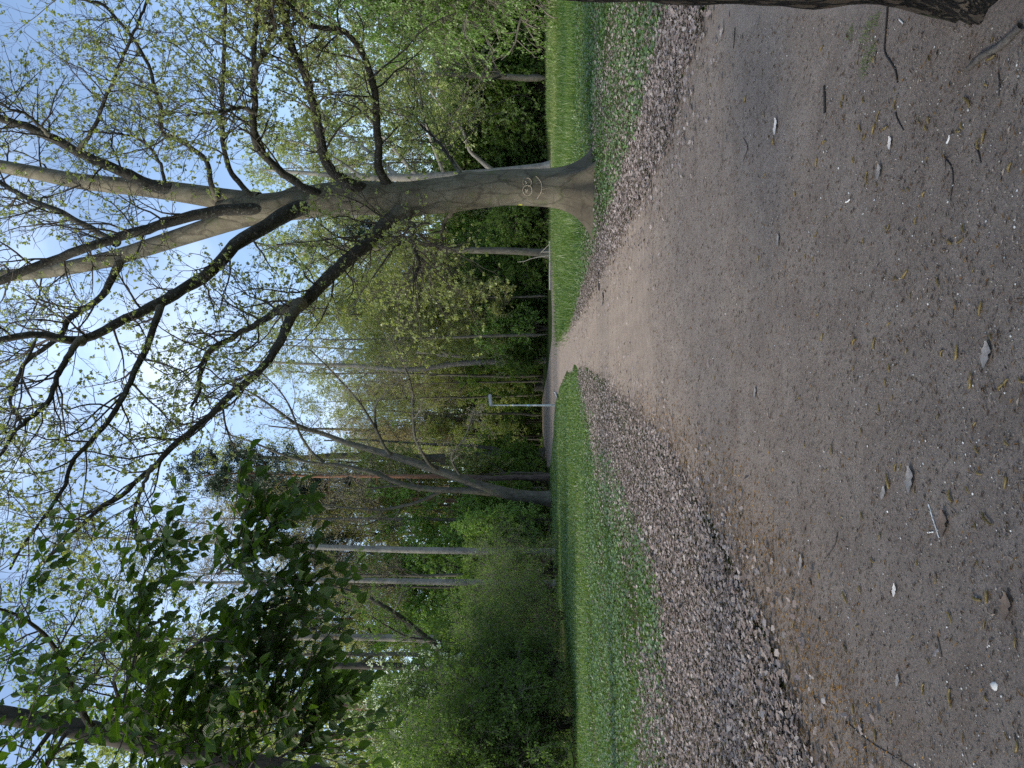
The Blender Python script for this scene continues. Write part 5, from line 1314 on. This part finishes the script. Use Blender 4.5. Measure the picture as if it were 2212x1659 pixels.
ground_twig('twig', [(1608, 298), (1617, 320), (1607, 350)], 0.004, 0.0025, 'thin forked twig lying left of the white leaf', M['wet_twig'], [(0.5, 0.7, 0.05)])
ground_twig('twig', [(2110, 312), (2118, 330), (2123, 352)], 0.0045, 0.003, 'short black twig near the bottom right of the path', M['wet_twig'])
ground_twig('twig', [(2160, 160), (2164, 185), (2162, 208)], 0.004, 0.003, 'slim dark twig under the thick grey stick', M['wet_twig'])
ground_twig('twig', [(1296, 582), (1296, 600), (1296, 628)], 0.03, 0.02, 'dark straight branch lying across the path beyond the maple roots', M['wet_twig'], cat='branch')
ground_twig('twig', [(1304, 632), (1305, 645), (1303, 660)], 0.02, 0.012, 'shorter dark branch on the path beside the straight one', M['wet_twig'], cat='branch')
ground_twig('twig', [(2010, 1089), (2018, 1120), (2032, 1160)], 0.004, 0.003, 'bleached white twig lying with a short white chip', M['petal'])
ground_twig('twig', [(2008, 1152), (2022, 1149)], 0.004, 0.003, 'short white wood chip beside the bleached twig', M['petal'], cat='wood chip')
ground_twig('twig', [(2028, 1375), (2034, 1400), (2037, 1420)], 0.0045, 0.004, 'straight grey twig on the left half of the path', M['grey_wood'])
ground_twig('twig', [(1812, 1150), (1805, 1180), (1786, 1205)], 0.004, 0.002, 'curved dark twig near the leaf band at left', M['wet_twig'], [(0.8, 0.9, 0.04)])
ground_twig('twig', [(1830, 1560), (1880, 1600), (1945, 1640), (1985, 1665)], 0.003, 0.002, 'long thin dark stalk near the left edge of the path', M['wet_twig'])
for a_, b_, c_x, d_, lb in ((1945, 40, 1955, 52, 'near the bent twig'), (1830, 438, 1840, 430, 'in the middle of the path'), (2050, 310, 2055, 292, 'below the tufted twig')):
    ground_twig('twig', [(a_, b_), ((a_ + c_x) / 2, (b_ + d_) / 2 + 1), (c_x, d_)], 0.0045, 0.0045, 'short pale peeled twig ' + lb, M['petal'])

# larger single leaves on the path
M['leaf_white'] = plain('bleached_leaf', (0.62, 0.57, 0.52), 0.8, var=0.15, scale=60)
M['leaf_grey'] = plain('grey_dry_leaf', (0.24, 0.22, 0.205), 0.85, var=0.3, scale=60)
M['leaf_brown'] = plain('brown_dry_leaf', (0.15, 0.11, 0.085), 0.85, var=0.3, scale=60)
def big_leaf(dx, dy, L, rot, mat, label, curl=0.25):
    L *= 0.85; curl *= 0.55
    g = G(dx, dy)
    rows, w = 9, 5
    V, Fc = [], []
    for i in range(rows):
        t_ = i / (rows - 1)
        half = L * 0.27 * (math.sin(math.pi * min(max(t_, 0.03), 0.97)) ** 0.7) * (1 + 0.28 * math.sin(t_ * 19 + rot))
        for j in range(w):
            u = j / (w - 1) * 2 - 1
            V.append((u * half, (t_ - 0.5) * L, 0.006 + curl * L * (0.35 * u * u + 0.25 * (2 * t_ - 1) ** 2) + 0.03 * L * math.sin(7 * t_ + 3 * u)))
    for i in range(rows - 1):
        for j in range(w - 1):
            a_ = i * w + j; Fc.append((a_, a_ + 1, a_ + w + 1, a_ + w))
    o = link('dry_leaf', mesh('dry_leaf', [(np.array(V), Fc, mat)]))
    o.location = (g[0], g[1], 0.005); o.rotation_euler = (0, 0, rot)
    return tag(o, label, 'leaf')
big_leaf(1680, 272, 0.125, 1.45, M['leaf_white'], 'bleached white lobed leaf lying on the right side of the path', 0.35)
big_leaf(1928, 308, 0.07, 1.6, M['leaf_white'], 'small pale grey leaf right of the tufted twig', 0.3)
big_leaf(1905, 370, 0.085, 1.5, M['leaf_grey'], 'folded grey-brown leaf in the middle right of the path', 0.4)
big_leaf(1685, 518, 0.10, 1.7, M['leaf_grey'], 'grey leaf lying alone in the far middle of the path', 0.3)
big_leaf(2138, 765, 0.11, 1.4, M['leaf_grey'], 'torn grey leaf near the bottom middle of the path', 0.3)
big_leaf(1635, 848, 0.10, 1.5, M['leaf_grey'], 'small grey leaf left of the path centre', 0.3)
big_leaf(1972, 1035, 0.13, 1.6, M['leaf_grey'], 'ragged grey leaf with a long stalk left of centre', 0.3)
big_leaf(1915, 1065, 0.08, 1.2, M['leaf_grey'], 'crumpled grey leaf between two catkins', 0.4)
big_leaf(1938, 1275, 0.07, 1.5, M['leaf_white'], 'small whitish lobed leaf on the left half of the path', 0.3)
big_leaf(2045, 1130, 0.12, 1.6, M['leaf_brown'], 'brown curled leaf touching the bleached twig', 0.35)
big_leaf(1735, 1215, 0.11, 1.5, M['leaf_grey'], 'grey oak leaf at the edge of the left leaf band', 0.3)
big_leaf(1945, 1470, 0.07, 1.4, M['leaf_grey'], 'grey leaf near the left edge of the path', 0.3)
big_leaf(2182, 1310, 0.11, 1.5, M['leaf_brown'], 'dark brown leaf at the very bottom left of the path', 0.35)
big_leaf(1750, 1595, 0.10, 1.4, M['leaf_brown'], 'brown leaf on the inner rim of the left leaf band', 0.4)
v = np.array([(0.018, 0, 0.002), (0.009, 0.014, 0.0), (-0.01, 0.013, 0.001), (-0.018, 0, 0), (-0.009, -0.013, 0), (0.01, -0.014, 0), (0.007, 0.003, 0.015), (-0.006, -0.004, 0.014)])
g = G(2152, 1482)
peb = link('pebble', mesh('pebble', [(v, [(0, 1, 6), (1, 2, 6), (2, 7, 6), (2, 3, 7), (3, 4, 7), (4, 5, 7), (5, 6, 7), (5, 0, 6)], plain('pale_stone', (0.6, 0.58, 0.54), 0.8))], smooth=True))
peb.location = (g[0], g[1], 0.004); tag(peb, 'single pale pebble near the bottom left of the path', 'pebble')
# small tuft of moss and grass by the ridged trunk
tq = np.vstack([G(a_, b_)[:2] + rng.normal(size=(70, 2)) * 0.025 for a_, b_ in ((1880, 60), (1895, 45), (1870, 85), (1888, 110), (1878, 130), (1868, 148), (1840, 70))])
tag(link('moss_patch', mesh('moss_patch', [blades(tq, 0.02, 0.0025, 0.6) + (M['grass'],)], smooth=False)), kind='stuff')

# ------------------------------------------------------------------ camera, sky, sun
cam = bpy.data.cameras.new('camera'); cam.sensor_fit = 'HORIZONTAL'; cam.sensor_width = 36; cam.lens = F / 2212 * 36
cam.clip_start = 0.05; cam.clip_end = 2000
co = bpy.data.objects.new('camera', cam); COL.objects.link(co)
from mathutils import Matrix
fwd = Vector((0, cp, sp)); up = Vector((0, -sp, cp)); right = Vector((1, 0, 0))
m = Matrix.Identity(4)
for i in range(3):
    m[i][0] = -up[i]; m[i][1] = right[i]; m[i][2] = -fwd[i]
m[2][3] = EYE
co.matrix_world = m
scn.camera = co

SUN_EL, SUN_AZ = 38.0, 249.0      # azimuth clockwise from +Y
w = bpy.data.worlds.new('World'); scn.world = w; w.use_nodes = True
t = w.node_tree; t.nodes.clear()
out = t.nodes.new('ShaderNodeOutputWorld'); bg = t.nodes.new('ShaderNodeBackground')
sky = t.nodes.new('ShaderNodeTexSky'); sky.sky_type = 'NISHITA'; sky.sun_disc = False
sky.sun_elevation = R(SUN_EL); sky.sun_rotation = R(SUN_AZ)
tc = t.nodes.new('ShaderNodeTexCoord')
mp = t.nodes.new('ShaderNodeMapping'); mp.inputs['Scale'].default_value = (1, 1, 1.9); mp.inputs['Location'].default_value = (0.35, 0.2, 0.1)
t.links.new(tc.outputs['Generated'], mp.inputs['Vector'])
cn = noise(t, mp.outputs[0], 1.9, 6, 0.52, 0.3)
sxy = t.nodes.new('ShaderNodeSeparateXYZ'); t.links.new(tc.outputs['Generated'], sxy.inputs[0])
cn = math_n(t, 'SUBTRACT', cn, math_n(t, 'MULTIPLY', ramp(t, sxy.outputs[0], [(0.16, (0, 0, 0)), (0.42, (1, 1, 1))]), 0.10))
cf = ramp(t, cn, [(0.43, (0.05, 0.05, 0.05)), (0.62, (0.9, 0.9, 0.9))])
shade = noise(t, mp.outputs[0], 5.0, 5, 0.6)
cc = ramp(t, shade, [(0.35, (2.3, 3.5, 5.6)), (0.68, (3.9, 4.7, 5.9))])
# (ramp clamps at display, so scale after)
mixed = mixc(t, cf, sky.outputs[0], cc)
t.links.new(mixed, bg.inputs['Color']); bg.inputs['Strength'].default_value = 0.15
t.links.new(bg.outputs[0], out.inputs[0])

sl = bpy.data.lights.new('sun', 'SUN'); sl.energy = 2.4; sl.angle = R(15); sl.color = (1.0, 0.93, 0.80)
so = bpy.data.objects.new('sun', sl); COL.objects.link(so)
az, el = R(SUN_AZ), R(SUN_EL)
d = Vector((math.sin(az) * math.cos(el), math.cos(az) * math.cos(el), math.sin(el)))
so.rotation_euler = (-d).to_track_quat('-Z', 'Y').to_euler()
so.location = (0, 0, 40)

scn.view_settings.view_transform = 'Standard'; scn.view_settings.look = 'None'
scn.view_settings.exposure = 0.8; scn.view_settings.gamma = 1.0
scn.cycles.max_bounces = 9; scn.cycles.diffuse_bounces = 8; scn.cycles.transmission_bounces = 4; scn.cycles.transparent_max_bounces = 4
scn.cycles.use_denoising = False
